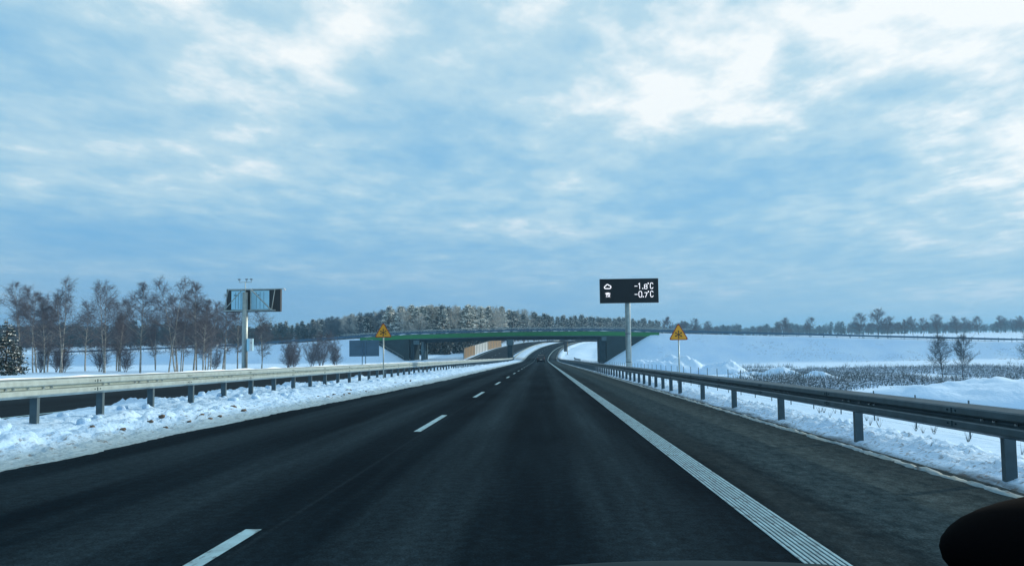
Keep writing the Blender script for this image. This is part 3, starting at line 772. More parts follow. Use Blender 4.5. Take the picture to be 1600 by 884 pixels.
# ------------------------------------------------------------------ blue sign board seen from behind, by the left slope
bd = 150.0; bxx = -32.3; bz = H(bxx, bd)
rt = empty('sign_board', (bxx, bd, bz), R(1), 'large dark blue sign board seen from behind left of the bridge', 'road sign')
zt = 1.27 + (531 - 532.0) * bd / 1284 - bz + .1; zb = 1.27 + (531 - 557) * bd / 1284 - bz + .1
q = MB(); q.box((0, .05, (zt + zb) / 2), (5.4, .06, zt - zb)); q.build('board', M_BLUEB, rt)
for xx in (-.33, .28):
    q = MB(); q.tube([(xx, -.05, -.5), (xx, -.05, zt)], .08, 8); q.build('post', M_RAILB, rt)
q = MB()
for zz in np.linspace(zb + .2, zt - .2, 5): q.box((0, 0, zz), (5.3, .03, .04))
q.build('stiffeners', M_RAILB, rt)

# ------------------------------------------------------------------ gantry beyond the bridge
gy = 345.0
gz = prof(gy)
rt = empty('sign_gantry', (26.5, gy, gz), 0, 'steel sign gantry spanning the carriageway just beyond the bridge', 'gantry'); org = Vector(rt.location)
q = MB(); q.box((13.6 - 26.5, 0, -0.45 - gz), (25.2, .5, .6)); q.build('beam', M_DKFRAME, rt)
q = MB(); q.tube([(0, 0, -.6), (0, 0, .9 - gz)], .22, 12); q.build('post', M_POLE, rt)
q = MB(); q.box((15.8 - 26.5, -.35, 1.4 - gz), (5.2, .1, 2.2)); q.build('green_panel', mat('sign_green', (.01, .20, .12), .5), rt)
q = MB(); q.box((12.0 - 26.5, -.35, 1.1 - gz), (1.5, .1, 1.3)); q.build('white_panel', M_WHITE, rt)

rt = empty('sign_board', (8.4, 292, H(8.4, 292)), R(10), 'narrow dark panel sign standing beside the shoulder just beyond the bridge', 'road sign')
q = MB(); q.box((0, 0, 2.6), (1.1, .08, 3.2)); q.build('board', M_DKFRAME, rt)
q = MB(); q.tube([(.75, .1, -.3), (.75, .1, 4.4)], .1, 8); q.build('post', M_WOOD, rt)

# ------------------------------------------------------------------ noise barrier beyond the bridge
nb = empty('noise_barrier', W(256, -24.5), 0, 'timber and pale panel noise barrier beside the opposite lanes beyond the bridge', 'noise barrier'); org = Vector(nb.location)
def nbpart(name, s0, s1, h_, m):
    q = MB(); ss = axis([(s0, s1, 4)]); 
    for a, b in zip(ss, ss[1:]):
        p0, p1 = Vector(W(a, -24.5)) - org, Vector(W(b, -24.5)) - org
        n_ = Vector((.08, 0, 0)); z0 = Vector((0, 0, -.4)); z1 = Vector((0, 0, h_))
        base = len(q.v)
        q.v += [tuple(v) for v in (p0 - n_ + z0, p1 - n_ + z0, p1 + n_ + z0, p0 + n_ + z0, p0 - n_ + z1, p1 - n_ + z1, p1 + n_ + z1, p0 + n_ + z1)]
        for f_ in ((0,3,2,1),(4,5,6,7),(0,1,5,4),(1,2,6,5),(2,3,7,6),(3,0,4,7)): q.face([base + i for i in f_])
    q.build(name, m, nb)
nbpart('timber_panel', 256, 284, 3.1, M_WOOD); nbpart('pale_panel', 284.1, 318, 3.0, M_PALE); nbpart('timber_panel', 318.1, 352, 3.0, M_WOOD)
for s in axis([(256, 352, 4)]):
    q = MB(); q.box(Vector(W(s, -24.35, 1.4)) - org, (.16, .16, 3.7)); q.build('post', M_POLE, nb)

# ------------------------------------------------------------------ cars
def car(loc, rz, paint, label, group=None):
    rt = empty('car', loc, rz, label, 'car', group)
    # nose towards +y; side profile (y, z)
    body = [(-2.05, .35), (-2.1, .6), (-2.05, .95), (-1.95, 1.02), (1.0, .98), (1.9, .78), (2.08, .55), (2.02, .3), (1.75, .22), (-1.8, .22)]
    q = MB(); n = len(body); X0 = .88
    for sx, inset in ((-X0, 0), (-X0 + .02, .0)): pass
    q.v += [(-X0, y, z) for y, z in body] + [(X0, y, z) for y, z in body]
    q.face(range(n)); q.face([n + i for i in range(n)][::-1])
    for i in range(n): q.face((i, n + i, n + (i + 1) % n, (i + 1) % n))
    bd_ = q.build('body', paint, rt, bevel=.06)
    cab = [(-1.98, 1.0), (-1.62, 1.42), (-1.2, 1.50), (.1, 1.48), (.95, .99)]
    q = MB(); n = len(cab)
    wb = [.84, .66, .62, .62, .80]
    q.v += [(-w_, y, z) for (y, z), w_ in zip(cab, wb)] + [(w_, y, z) for (y, z), w_ in zip(cab, wb)]
    q.face(range(n)); q.face([n + i for i in range(n)][::-1])
    for i in range(n): q.face((i, n + i, n + (i + 1) % n, (i + 1) % n))
    q.build('cabin', paint, rt, bevel=.03)
    q = MB(); q.poly([(-.66, -1.965, 1.08), (.66, -1.965, 1.08), (.58, -1.69, 1.40), (-.58, -1.69, 1.40)]); q.build('rear_window', M_GLASS, rt, fix=False)
    q = MB(); q.poly([(.68, .90, 1.06), (-.68, .90, 1.06), (-.58, .22, 1.44), (.58, .22, 1.44)]); q.build('windscreen', M_GLASS, rt, fix=False)
    for sx in (-1, 1):
        q = MB(); q.poly([(sx * .83, -1.6, 1.06), (sx * .80, .75, 1.05), (sx * .645, .15, 1.43), (sx * .66, -1.35, 1.44)]); q.build('side_window', M_GLASS, rt, fix=False)
        q = MB(); q.box((sx * .72, -2.10, .84), (.24, .05, .18)); q.build('tail_light', mat('tail_red', (.10, .006, .006), .4), rt, bevel=.02)
        q = MB(); q.box((sx * .68, 2.03, .66), (.34, .06, .14)); q.build('headlight', M_WHITE, rt, bevel=.02)
        q = MB(); q.box((sx * .95, .62, 1.05), (.16, .09, .12)); q.build('wing_mirror', paint, rt, bevel=.02)
        for yy in (-1.3, 1.3):
            q = MB(); q.tube([(sx * .70, yy, .32), (sx * .90, yy, .32)], .32, 20); t_ = q.build('wheel', M_TYRE, rt)
            q = MB(); q.tube([(sx * .895, yy, .32), (sx * .91, yy, .32)], .20, 14); q.build('rim', M_STEEL, t_)
    q = MB(); q.box((0, -2.12, .62), (.52, .02, .11)); q.build('number_plate', M_WHITE, rt)
    q = MB(); q.box((0, -2.06, .38), (1.7, .14, .2)); q.build('bumper', M_BLACK, rt, bevel=.03)
    return rt
p = W(186, -.2); cc = car(p, 0, mat('car_paint_dark', (.012, .014, .018), .5), 'small dark car driving ahead just before the bridge'); cc.scale = (1, 1, 1.18)
car((-49.0, 283, H(-49, 283)), R(70), mat('car_paint_blue', (.05, .13, .20), .4), 'blue grey car parked in the snow under the left span of the bridge')

# ------------------------------------------------------------------ own car: bonnet and dashboard
oc = empty('car', (.05, 0, 0), 0, 'nearest car, only its dark bonnet edge and a rounded black dashboard pod in view', 'car')
rows = []; 
xs_ = np.linspace(-.86, .86, 25)
def bz_(x, y): 
    return .827 - .062 * ((x - .34) / .86) ** 2 - .06 * smooth(.75, 2.0, y) - .35 * smooth(1.9, 2.35, y) - .06 * smooth(.6, .86, abs(x))
ysb = list(np.linspace(.82, 2.35, 28))
M_BON = mat('bonnet_paint', (.006, .020, .026), .55, spec=.04)
me = uvmesh('bonnet', [[(x, y - .12 * (x / .86) ** 2 * smooth(1, 2.3, y), bz_(x, y)) for x in xs_] for y in ysb], M_BON, None); link('bonnet', me, oc)
q = MB()
for sx in (-1, 1):
    q.prism([(.82, .3), (.82, bz_(.86, .82) - .005), (1.9, bz_(.86, 1.9) - .005), (2.2, .5), (2.15, .25)], 'x', sx * .862, sx * .90)
q.box((0, 2.17, .42), (1.7, .2, .32)); q.build('wings', M_BON, oc)
for sx in (-1, 1):
    q = MB(); q.tube([(sx * .72, 1.55, .31), (sx * .93, 1.55, .31)], .31, 20); q.build('wheel', M_TYRE, oc)
q = MB(); q.prism([(.25, .45), (.55, .45), (.8, .74), (.62, .80), (.30, .80)], 'x', -.72, .78); q.build('dashboard', M_BLACK, oc, bevel=.03)
q = MB(); nn, kk_ = 40, 20
for i in range(kk_ + 1):
    th = math.pi * i / kk_ - math.pi / 2
    for j in range(nn):
        ph = 2 * math.pi * j / nn
        q.v.append((.335 + .122 * math.cos(th) * math.cos(ph), .55 + .07 * math.cos(th) * math.sin(ph), 1.127 + .038 * math.sin(th)))
for i in range(kk_):
    for j in range(nn): q.face((i * nn + j, i * nn + (j + 1) % nn, (i + 1) * nn + (j + 1) % nn, (i + 1) * nn + j))
pod = q.build('instrument_pod', M_BLACK, oc, smooth=True)
q = MB(); q.tube([(.36, .56, .78), (.36, .55, 1.11)], [.05, .03], 12); q.build('pod_stem', M_BLACK, oc)

# ------------------------------------------------------------------ trees
def needle_faces(mb, c, r_, n, size, rnd, fs, mats=(0, 1)):
    for _ in range(n):
        v = Vector((rnd.gauss(0, 1), rnd.gauss(0, 1), rnd.gauss(0, 1))).normalized() * rnd.random() ** .4
        p = Vector((c[0] + v.x * r_[0], c[1] + v.y * r_[1], c[2] + v.z * r_[2]))
        snow = rnd.random() < (fs * (1.45 if v.z > .1 else .22))
        d_ = Vector((v.x + rnd.gauss(0, .5), v.y + rnd.gauss(0, .5), rnd.gauss(.1, .4) + (.2 if not snow else 0))).normalized()
        s_ = size * rnd.uniform(.6, 1.4); sd_ = d_.cross(Vector((rnd.gauss(0, .4), rnd.gauss(0, .4), 1))).normalized() * s_ * .32
        mb.poly([p - d_ * s_ * .5 - sd_ * .4, p - sd_, p + d_ * s_ * .6, p + sd_], mats[1] if snow else mats[0])
def pine(seed, h, fs, frost, low=.35, wid=.19, clumps=46, per=46, size=.34):
    rnd = random.Random(seed)
    t = MB(); lean = rnd.uniform(-.3, .3)
    t.tube([(0, 0, -.4), (lean * .3, 0, h * .35), (lean * .6, .1, h * .7), (lean, 0, h * .96)], [h * .016, h * .013, h * .009, .02], 7)
    c = MB()
    for i in range(clumps):
        zz = low + (1 - low) * (i + rnd.random()) / clumps
        k = (zz - low) / (1 - low); rr = h * wid * (math.sin(math.pi * min(1, .12 + .95 * k) ** .8)) * rnd.uniform(.45, 1.1) + .1
        a = rnd.random() * 6.283; p = Vector((rr * .75 * math.cos(a) + lean * zz, rr * .75 * math.sin(a), h * zz + rnd.uniform(-.2, .2)))
        t.tube([(lean * zz, 0, h * zz - rr * .3), p], [.05, .015], 4, cap=False)
        s_ = h * rnd.uniform(.045, .085)
        needle_faces(c, p, (s_ * 1.25, s_ * 1.25, s_ * .6), per, size, rnd, fs)
    return t.mesh('trunk', M_BARKP), c.mesh('crown', [M_NEEDF if frost else M_NEED, M_NSNOW])
def spruce(seed, h, fs, frost, size=.34, layers=15, wid=.2):
    rnd = random.Random(seed); t = MB(); t.tube([(0, 0, -.3), (0, 0, h)], [h * .014, .01], 6); c = MB()
    for i in range(layers):
        k = i / layers; zz = h * (.08 + .9 * k); rr = h * wid * (1 - k) ** .85 + .12
        for j in range(max(4, int(9 * (1 - k) + 3))):
            a = rnd.random() * 6.283; l_ = rr * rnd.uniform(.75, 1.15); e = Vector((l_ * math.cos(a), l_ * math.sin(a), zz - l_ * .15))
            t.tube([(0, 0, zz), e], [.03, .008], 3, cap=False)
            for q_ in (.45, .8):
                needle_faces(c, (e.x * q_, e.y * q_, zz - l_ * .15 * q_), (l_ * .26, l_ * .26, l_ * .10 + .05), 16, size * (.6 + .5 * (1 - k)), rnd, fs)
    return t.mesh('trunk', M_BARKP), c.mesh('crown', [M_NEEDF if frost else M_NEED, M_NSNOW])
def bare(seed, h, kind='birch', nprim=30, nsec=8, ntw=8, tw=.012, bark=None, twig=None):
    """leafless tree: trunk + limbs in one mesh, fine twigs in another"""
    rnd = random.Random(seed); t = MB(); c = MB()
    birch = kind == 'birch'
    def bend(p, d_, l_, n, droop, wob):
        pts = [Vector(p)]; d_ = Vector(d_).normalized()
        for i in range(n):
            d_ = (d_ + Vector((rnd.gauss(0, wob), rnd.gauss(0, wob), droop + rnd.gauss(0, wob * .6)))).normalized()
            pts.append(pts[-1] + d_ * l_ / n)
        return pts, d_
    stems = []
    nst = 1 if rnd.random() < .55 else 2
    if kind == 'round': nst = 1
    if kind == 'bush': nst = 9
    for s_ in range(nst):
        a = rnd.random() * 6.28; sp = {'birch': .10 if nst > 1 else .03, 'round': .03, 'bush': .30}[kind]
        hh_ = h * (rnd.uniform(.7, 1.0) if s_ else 1.0)
        pts, _ = bend((rnd.gauss(0, .15) if nst > 1 else 0, rnd.gauss(0, .15) if nst > 1 else 0, -.3), (sp * math.cos(a), sp * math.sin(a), 1), hh_ + .3, 9, .02, .045)
        r0 = h * (.0125 if nst == 1 else .009) * (.6 if kind == 'bush' else 1)
        rad = [max(.012, r0 * (1 - .92 * i / 9)) for i in range(10)]
        t.tube(pts, rad, 7, 0, cap=False); stems.append((pts, rad, hh_))
    for pts, rad, hh_ in stems:
        npr = nprim // (len(stems) if kind != 'bush' else 3)
        for i in range(npr):
            lo = {'birch': .27, 'round': .25, 'bush': .12}[kind]
            k = lo + (1 - lo) * ((i + rnd.random()) / npr); idx = min(8, int(k * 9)); f = k * 9 - idx
            p = pts[idx].lerp(pts[idx + 1], f) if idx < 9 else pts[9]
            a = rnd.random() * 6.283; kk = (k - lo) / (1 - lo); up_ = {'birch': .38 + .75 * kk, 'round': .8, 'bush': .85}[kind] * rnd.uniform(.7, 1.3)
            if kind == 'round': ln_ = h * .42 * math.sqrt(max(.08, 1 - (kk * 1.25 - .35) ** 2)) * rnd.uniform(.7, 1.1) * (1 - .35 * kk)
            elif kind == 'bush': ln_ = h * .28 * (1 - .6 * kk) * rnd.uniform(.6, 1.25)
            else: ln_ = h * .31 * (1 - .82 * kk ** 1.6) * (.35 + .65 * min(1, kk * 2.6)) * rnd.uniform(.6, 1.25)
            bp, bd__ = bend(p, (math.cos(a), math.sin(a), up_), ln_, 5, .04 if birch else .06, .13)
            rb = max(.010, rad[idx] * .42)
            t.tube(bp, [rb * (1 - .75 * q / 5) for q in range(6)], 4, 1 if not birch or rb < .02 else 0, cap=False)
            for j in range(nsec):
                f2 = .2 + .8 * (j + rnd.random()) / nsec; i2 = min(4, int(f2 * 5)); p2 = bp[i2].lerp(bp[i2 + 1], f2 * 5 - i2)
                dd = (bp[i2 + 1] - bp[i2]).normalized(); sd_ = Vector((rnd.gauss(0, 1), rnd.gauss(0, 1), rnd.gauss(.3, .7))).normalized()
                l2 = ln_ * (.62 - .28 * f2) * rnd.uniform(.6, 1.25) + .22
                sp_, _ = bend(p2, dd * .7 + sd_ * .95, l2, 3, -.10 if birch else .05, .18)
                c.tube(sp_, [max(tw * 1.3, rb * .35), tw * 1.3, tw, tw * .8], 3, 0, cap=False)
                for m_ in range(ntw):
                    f3 = (m_ + rnd.random()) / ntw; i3 = min(2, int(f3 * 3)); p3 = sp_[i3].lerp(sp_[i3 + 1], f3 * 3 - i3)
                    s3 = Vector((rnd.gauss(0, 1), rnd.gauss(0, 1), rnd.gauss(-.1 if birch else .3, .7))).normalized(); l3 = l2 * rnd.uniform(.25, .6) + .08
                    e1 = p3 + (s3 + dd * .6).normalized() * l3 * .5; e2 = e1 + (s3 + Vector((0, 0, -.5 if birch else .3))).normalized() * l3 * .6
                    w_ = s3.cross(Vector((rnd.gauss(0, 1), rnd.gauss(0, 1), rnd.gauss(0, 1)))).normalized() * tw * .75
                    c.poly([p3 - w_, p3 + w_, e1 + w_ * .8, e1 - w_ * .8]); c.poly([e1 - w_ * .8, e1 + w_ * .8, e2])
    bk = bark or (M_BARKB if birch else M_BARKD); tg = twig or M_TWIG
    return t.mesh('trunk', [bk, tg if not birch else tg]), c.mesh('crown', tg)
def plant(name, meshes, loc, rz, sc, label, cat, group=None, szs=None):
    e = empty(name, loc, rz, label, cat, group)
    a = link('trunk', meshes[0], e); b = link('crown', meshes[1], e)
    s3 = (sc * (szs or 1), sc * (szs or 1), sc); a.scale = s3; b.scale = s3
    return e

birches = [bare(100 + i, 9.0, 'birch', 62, 9, 9, .0075) for i in range(6)]
saplings = [bare(150 + i, 5.0, 'bush', 54, 5, 6, .007) for i in range(3)]
# stand of birches left of the opposite carriageway: (x, y, height, label)
B = [(-49.5, 72, 8.9, 'narrow birch at the far left edge of the stand, above the snowy pine'),
     (-50.5, 82, 8.6, 'slim birch second from the left, just right of the snowy pine'),
     (-47.0, 78, 7.0, 'thin pale stemmed birch between two broader crowns left of the stand'),
     (-45.0, 77, 8.6, 'dark trunked birch with broad fan of twigs, third tall crown from the left'),
     (-43.0, 84, 7.0, 'small birch tucked behind the dark trunked birch'),
     (-40.2, 76, 8.2, 'forked birch with low V of white limbs standing alone mid stand'),
     (-45.0, 88, 5.5, 'low dark leafless tree left of the forked birch'),
     (-42.0, 90, 6.0, 'low dark leafless tree right behind the forked birch'),
     (-36.5, 75, 7.9, 'white stemmed birch on the left of the right hand clump'),
     (-37.0, 84, 7.4, 'thin leaning birch inside the right hand clump'),
     (-35.0, 80, 7.2, 'slender birch in the middle of the right hand clump'),
     (-33.2, 74, 8.3, 'tallest birch of the right hand clump with bright twin stems'),
     (-32.5, 77, 8.0, 'dense topped birch right behind the tallest of the clump'),
     (-33.0, 82, 6.8, 'short birch at the back of the right hand clump'),
     (-30.0, 73, 6.3, 'white stemmed birch at the right end of the stand'),
     (-30.9, 76, 5.2, 'low twiggy birch at the right end of the stand'),
     (-54.5, 86, 9.2, 'tall birch partly cut by the left edge behind the snowy pine'),
     (-57.0, 95, 8.6, 'birch behind the two leftmost ones, half hidden in twigs'),
     (-52.0, 94, 7.6, 'birch at the back between the second and third tall crowns'),
     (-47.6, 92, 8.3, 'birch at the back right behind the dark trunked birch'),
     (-38.5, 92, 7.4, 'birch at the back between the forked birch and the right hand clump'),
     (-36.4, 94, 8.4, 'birch at the back filling the right hand clump')]
for i, (x, y, h_, lab) in enumerate(B):
    plant('birch_tree', birches[i % 6], (x, y, H(x, y)), i * 1.3, h_ / 9.0 * 1.0, lab, 'tree', 'bare birches left of the motorway', szs=1.0)
for i in range(9):
    x = -54 + 27 * rng.random(); y = rng.uniform(76, 100)
    plant('bare_shrub', saplings[i % 3], (x, y, H(x, y)), i * 2.1, rng.uniform(.45, .8), ['leafless dark shrub standing between birch trunks at the left of the stand', 'leafless dark shrub at the foot of the middle birches', 'leafless dark shrub at the foot of the right hand birch clump'][0 if x / y < -.60 else 1 if x / y < -.48 else 2], 'shrub', 'leafless shrubs among the left birches')
plant('birch_tree', birches[2], (-33.2, 90, H(-33.2, 90)), .4, .80, 'thin birch just left of the thick sign column', 'tree')
plant('birch_tree', birches[4], (-30.6, 90, H(-30.6, 90)), 1.4, .74, 'thin birch just right of the thick sign column', 'tree')
for i, (x, y, sc, lab) in enumerate([(-31.2, 112, .78, 'leafless bush left of the group on the snow slope'), (-29.6, 110, .93, 'tallest brown leafless bush in the middle of the snow slope group'), (-28.0, 112, .80, 'leafless bush right of the group on the snow slope')]):
    plant('bare_shrub', saplings[i % 3], (x, y, H(x, y)), i * 1.1, sc, lab, 'shrub', 'leafless bushes on the left snow slope')
# snowy young pine, far left
yp = spruce(5, 4.6, .30, False, .20, 17, .36)
plant('snowy_pine', yp, (-42.2, 65, H(-42.2, 65)), 0, .98, 'young dark green pine dusted with snow at the left edge', 'tree')
# trees in the right field
rt_m = [bare(200 + i, 4.2, 'round', 36, 8, 7, .0085, twig=M_TWIGB) for i in range(2)]
plant('field_tree', rt_m[0], (37.3, 77, H(37.3, 77)), .3, .92, 'small leafless tree in the right field, left one of the pair', 'tree', szs=.95)
plant('field_tree', rt_m[1], (40.2, 79, H(40.2, 79)), 1.3, .95, 'small leafless tree in the right field, right one of the pair', 'tree', szs=.9)
plant('field_tree', rt_m[0], (47.6, 80, H(47.6, 80)), 2.3, 1.0, 'small leafless tree cut by the right edge of the view', 'tree', szs=1.0)

# -- wood beyond the bridge
pF = [pine(300 + i, 15, .92, True, .14, .27, 62, 44, .52) for i in range(3)]
pD = [pine(310 + i, 15, .34, False, .22, .25, 54, 44, .52) for i in range(3)]
dF = [bare(320 + i, 14, 'round', 26, 7, 6, .05, M_BARKD, M_TWIGF) for i in range(2)]
dB = [bare(330 + i, 14, 'round', 26, 7, 6, .045, M_BARKD, M_TWIGB) for i in range(2)]
sF = [spruce(340, 13, .5, True, .8, 14, .20), spruce(341, 13, .35, False, .8, 14, .20)]
def wood_front(t):
    """front edge of the wood, t in 0..1 from far left to far right, with its depth direction"""
    P = [(-128, 455), (-96, 400), (-72, 352), (-50, 326), (-30, 352), (-20, 400), (4, 470), (45, 570), (85, 690), (125, 830)]
    k = t * (len(P) - 1); i = min(len(P) - 2, int(k)); f = k - i
    return P[i][0] + (P[i + 1][0] - P[i][0]) * f, P[i][1] + (P[i + 1][1] - P[i][1]) * f
cnt = 0
for row in range(6):
    nrow = 54
    for j in range(nrow):
        t = (j + rng.random()) / nrow
        x, y = wood_front(t); y += row * 7 + rng.uniform(-3, 3); x += rng.uniform(-2.5, 2.5) - row * (1.5 if t < .5 else 3.5)
        u_ = 845 + 1284 * x / y
        hgt = rng.uniform(.90, 1.10) * (1.0 if t > .3 else .80 + .2 * t / .3)
        u_ += rng.gauss(0, 22)
        if u_ < 625:
            ms = rng.choice(dB + dB + [sF[1], pD[0], dF[0], dF[1]]); nm, lab, gp = 'bare_tree', 'bluish leafless tree in the left part of the wood beyond the bridge', 'trees in the left part of the wood'
            if ms in pD or ms is sF[1]: nm, lab = 'conifer', 'dark conifer in the left part of the wood beyond the bridge'
            hgt *= 1.02
        elif u_ < 806:
            ms = rng.choice(pF + pF + dF + [sF[0]] + [pD[1]] ); nm, lab, gp = 'frosted_pine', 'white frosted pine of the sunlit wood rising behind the bridge', 'frosted trees behind the bridge'
            if ms in dF: nm, lab = 'frosted_tree', 'pale hoar covered leafless tree of the sunlit wood behind the bridge'
            hgt *= 1.08
        else:
            ms = rng.choice(pD); nm, lab, gp = 'dark_pine', 'dark pine of the receding wood edge right of the frosted trees', 'dark pines right of the frosted wood'
            hgt *= 1.0
        lab = lab.replace('beyond the bridge', 'beyond the bridge').rstrip() + (', front edge' if row < 2 else ', middle rows' if row < 4 else ', at the back')
        plant(nm, ms, (x, y, H(x, y, False)), rng.random() * 6.28, hgt, lab, 'tree', gp); cnt += 1
us = [spruce(350 + i, 7, .12, False, .5, 12, .26) for i in range(3)]
for i in range(60):
    k = rng.random(); s_ = 300 + 70 * k; x, y, _z = W(s_, -31 - 30 * rng.random() * (1 - .5 * k))
    if i < 26: x, y = rng.uniform(-66, -29), rng.uniform(280, 305)
    plant('young_spruce', us[i % 3], (x, y, H(x, y, False)), rng.random() * 6.28, rng.uniform(.8, 1.35), 'dark young spruce at the foot of the wood seen under the bridge', 'tree', 'young spruces under the wood edge')
# far pines on the left, seen above the left embankment
for i in range(34):
    u_ = rng.uniform(395, 500); y = rng.uniform(520, 620); x = (u_ - 845) * y / 1284
    plant('dark_pine', pD[i % 3], (x, y, H(x, y, False)), rng.random() * 6.28, rng.uniform(.75, .95), 'dark pine of the far belt seen above the left snow slope', 'tree', 'pines above the left snow slope')
# masses of wood further off: one object each
def lowtree(seed, h, kind):
    rnd = random.Random(seed); c = MB()
    if kind == 'pine':
        c.tube([(0, 0, -.5), (0, 0, h * .8)], [.2, .1], 4, 2)
        for i in range(12):
            k = .06 + .88 * i / 12; a = rnd.random() * 6.28; r_ = h * .15 * rnd.random()
            needle_faces(c, (r_ * math.cos(a), r_ * math.sin(a), h * k), (h * .11, h * .11, h * .06), 22, 1.1, rnd, .3)
    else:
        c.tube([(0, 0, -.5), (0, 0, h * .6)], [.22, .1], 4, 2)
        for i in range(230):
            v = Vector((rnd.gauss(0, 1), rnd.gauss(0, 1), rnd.gauss(0, 1))).normalized() * rnd.uniform(.5, 1); p = Vector((v.x * h * .30, v.y * h * .30, h * .55 + v.z * h * .42))
            d_ = (v + Vector((rnd.gauss(0, .4), rnd.gauss(0, .4), .5))).normalized(); s_ = h * .10; w_ = d_.cross(Vector((rnd.gauss(0, 1), rnd.gauss(0, 1), rnd.gauss(0, 1)))).normalized() * h * .012
            c.poly([p - d_ * s_ - w_, p - d_ * s_ + w_, p + d_ * s_])
    return c
LT = [lowtree(i, 12, 'pine') for i in range(3)] + [lowtree(10 + i, 11, 'round') for i in range(3)]
def mass(name, label, spots, mats):
    V = []; F = []; MI = []; base = 0
    for (x, y, sc, ty) in spots:
        t = LT[ty]; a = rng.random() * 6.28; ca, sa = math.cos(a) * sc, math.sin(a) * sc
        v = np.array(t.v); z = H(x, y, False)
        V.append(np.stack([x + v[:, 0] * ca - v[:, 1] * sa, y + v[:, 0] * sa + v[:, 1] * ca, z + v[:, 2] * sc], 1))
        F += [tuple(i + base for i in f) for f in t.f]; MI += t.m; base += len(v)
    me = bpy.data.meshes.new(name); me.from_pydata(np.concatenate(V).tolist(), [], F)
    for m in mats: me.materials.append(m)
    me.polygons.foreach_set('material_index', MI); me.update()
    return tag(link(name, me), label, 'wood', kind='stuff')
sp = []
for i in range(420):
    u_ = rng.uniform(-60, 500); y = rng.uniform(430, 620); sp.append(((u_ - 845) * y / 1284, y, rng.uniform(.95, 1.3) * (1 if u_ < 330 else .8), rng.choice([0, 1, 2, 3, 4])))
mass('distant_wood', 'dark band of distant mixed wood behind the left birches', sp, [M_NEED, M_TWIGB, M_BARKD])
sp = []
for i in range(230):
    t = rng.random(); x, y = wood_front(t); y += 42 + 50 * rng.random(); x -= 18 * (t > .5) ; sp.append((x, y, rng.uniform(1.05, 1.3), rng.choice([0, 1, 2])))
mass('wood_interior', 'dark interior of the wood behind its front trees', sp, [M_NEED, M_NSNOW, M_BARKD])
sp = []
for i in range(520):
    u_ = rng.uniform(1010, 1700); y = rng.uniform(820, 1150); sp.append(((u_ - 845) * y / 1284, y, rng.uniform(.7, 1.35) * (1 + .35 * noise.noise(Vector((u_ * .02, 0, 0)))), rng.choice([3, 4, 5, 5, 0])))
mass('distant_wood', 'low blue band of distant wood along the right horizon', sp, [M_TWIGB, M_TWIGB, M_BARKD])
# trees one can tell apart on the right horizon (x, y, height)
dR = [bare(400 + i, 12, 'round', 30, 8, 7, .035, M_BARKD, M_TWIG) for i in range(3)]
HT = [(1043, 430, 12, 'leafless tree rising just above the right end of the bridge rail'), (1062, 470, 10, 'leafless tree behind the yellow warning triangle'), (1085, 480, 11.5, 'spreading leafless tree right of the yellow warning triangle'), (1104, 520, 10, 'smaller leafless tree right of the warning triangle'),
      (1222, 520, 11.5, 'leafless tree left one of the mid horizon pair'), (1262, 500, 11.5, 'leafless tree right one of the mid horizon pair'),
      (1340, 430, 12.5, 'broad leafless tree left one of the big pair on the right horizon'), (1370, 425, 14.5, 'tallest leafless tree on the right horizon'), (1384, 440, 11, 'low crowned tree touching the tallest one on its right'),
      (1410, 560, 10, 'slim tree standing apart in the far right field'), (1424, 520, 11, 'round crowned tree in the far right field'), (1440, 470, 10, 'tree on the field edge right of the round crowned one'), (1462, 440, 11.5, 'broad tree behind the pair of small field trees'), (1492, 520, 11, 'tree right of the broad one in the far field'), (1508, 640, 12, 'hazy round tree in the distance on the right'), (1526, 500, 10.5, 'bushy tree at the edge of the far lit field'), (1560, 620, 12.5, 'wide hazy tree near the right edge on the horizon'), (1594, 600, 12, 'hazy tree at the very right edge of the horizon')]
for i, (u_, y, h_, lab) in enumerate(HT):
    x = (u_ - 845) * y / 1284
    plant('bare_tree', dR[i % 3], (x, y, H(x, y, False)), i * 1.7, h_ / 12, lab, 'tree', 'leafless trees along the right horizon', szs=1.1)
for i in range(24):
    u_ = rng.choice([1075, 1110, 1215, 1255, 1330, 1395, 1500, 1590]) + rng.gauss(0, 16); y = rng.uniform(560, 800); x = (u_ - 845) * y / 1284
    plant('bare_tree', dR[i % 3], (x, y, H(x, y, False)), i * 1.7, rng.uniform(.35, .85), 'small round leafless tree in the far tree line on the right', 'tree', 'small trees of the far right tree line', szs=1.35)

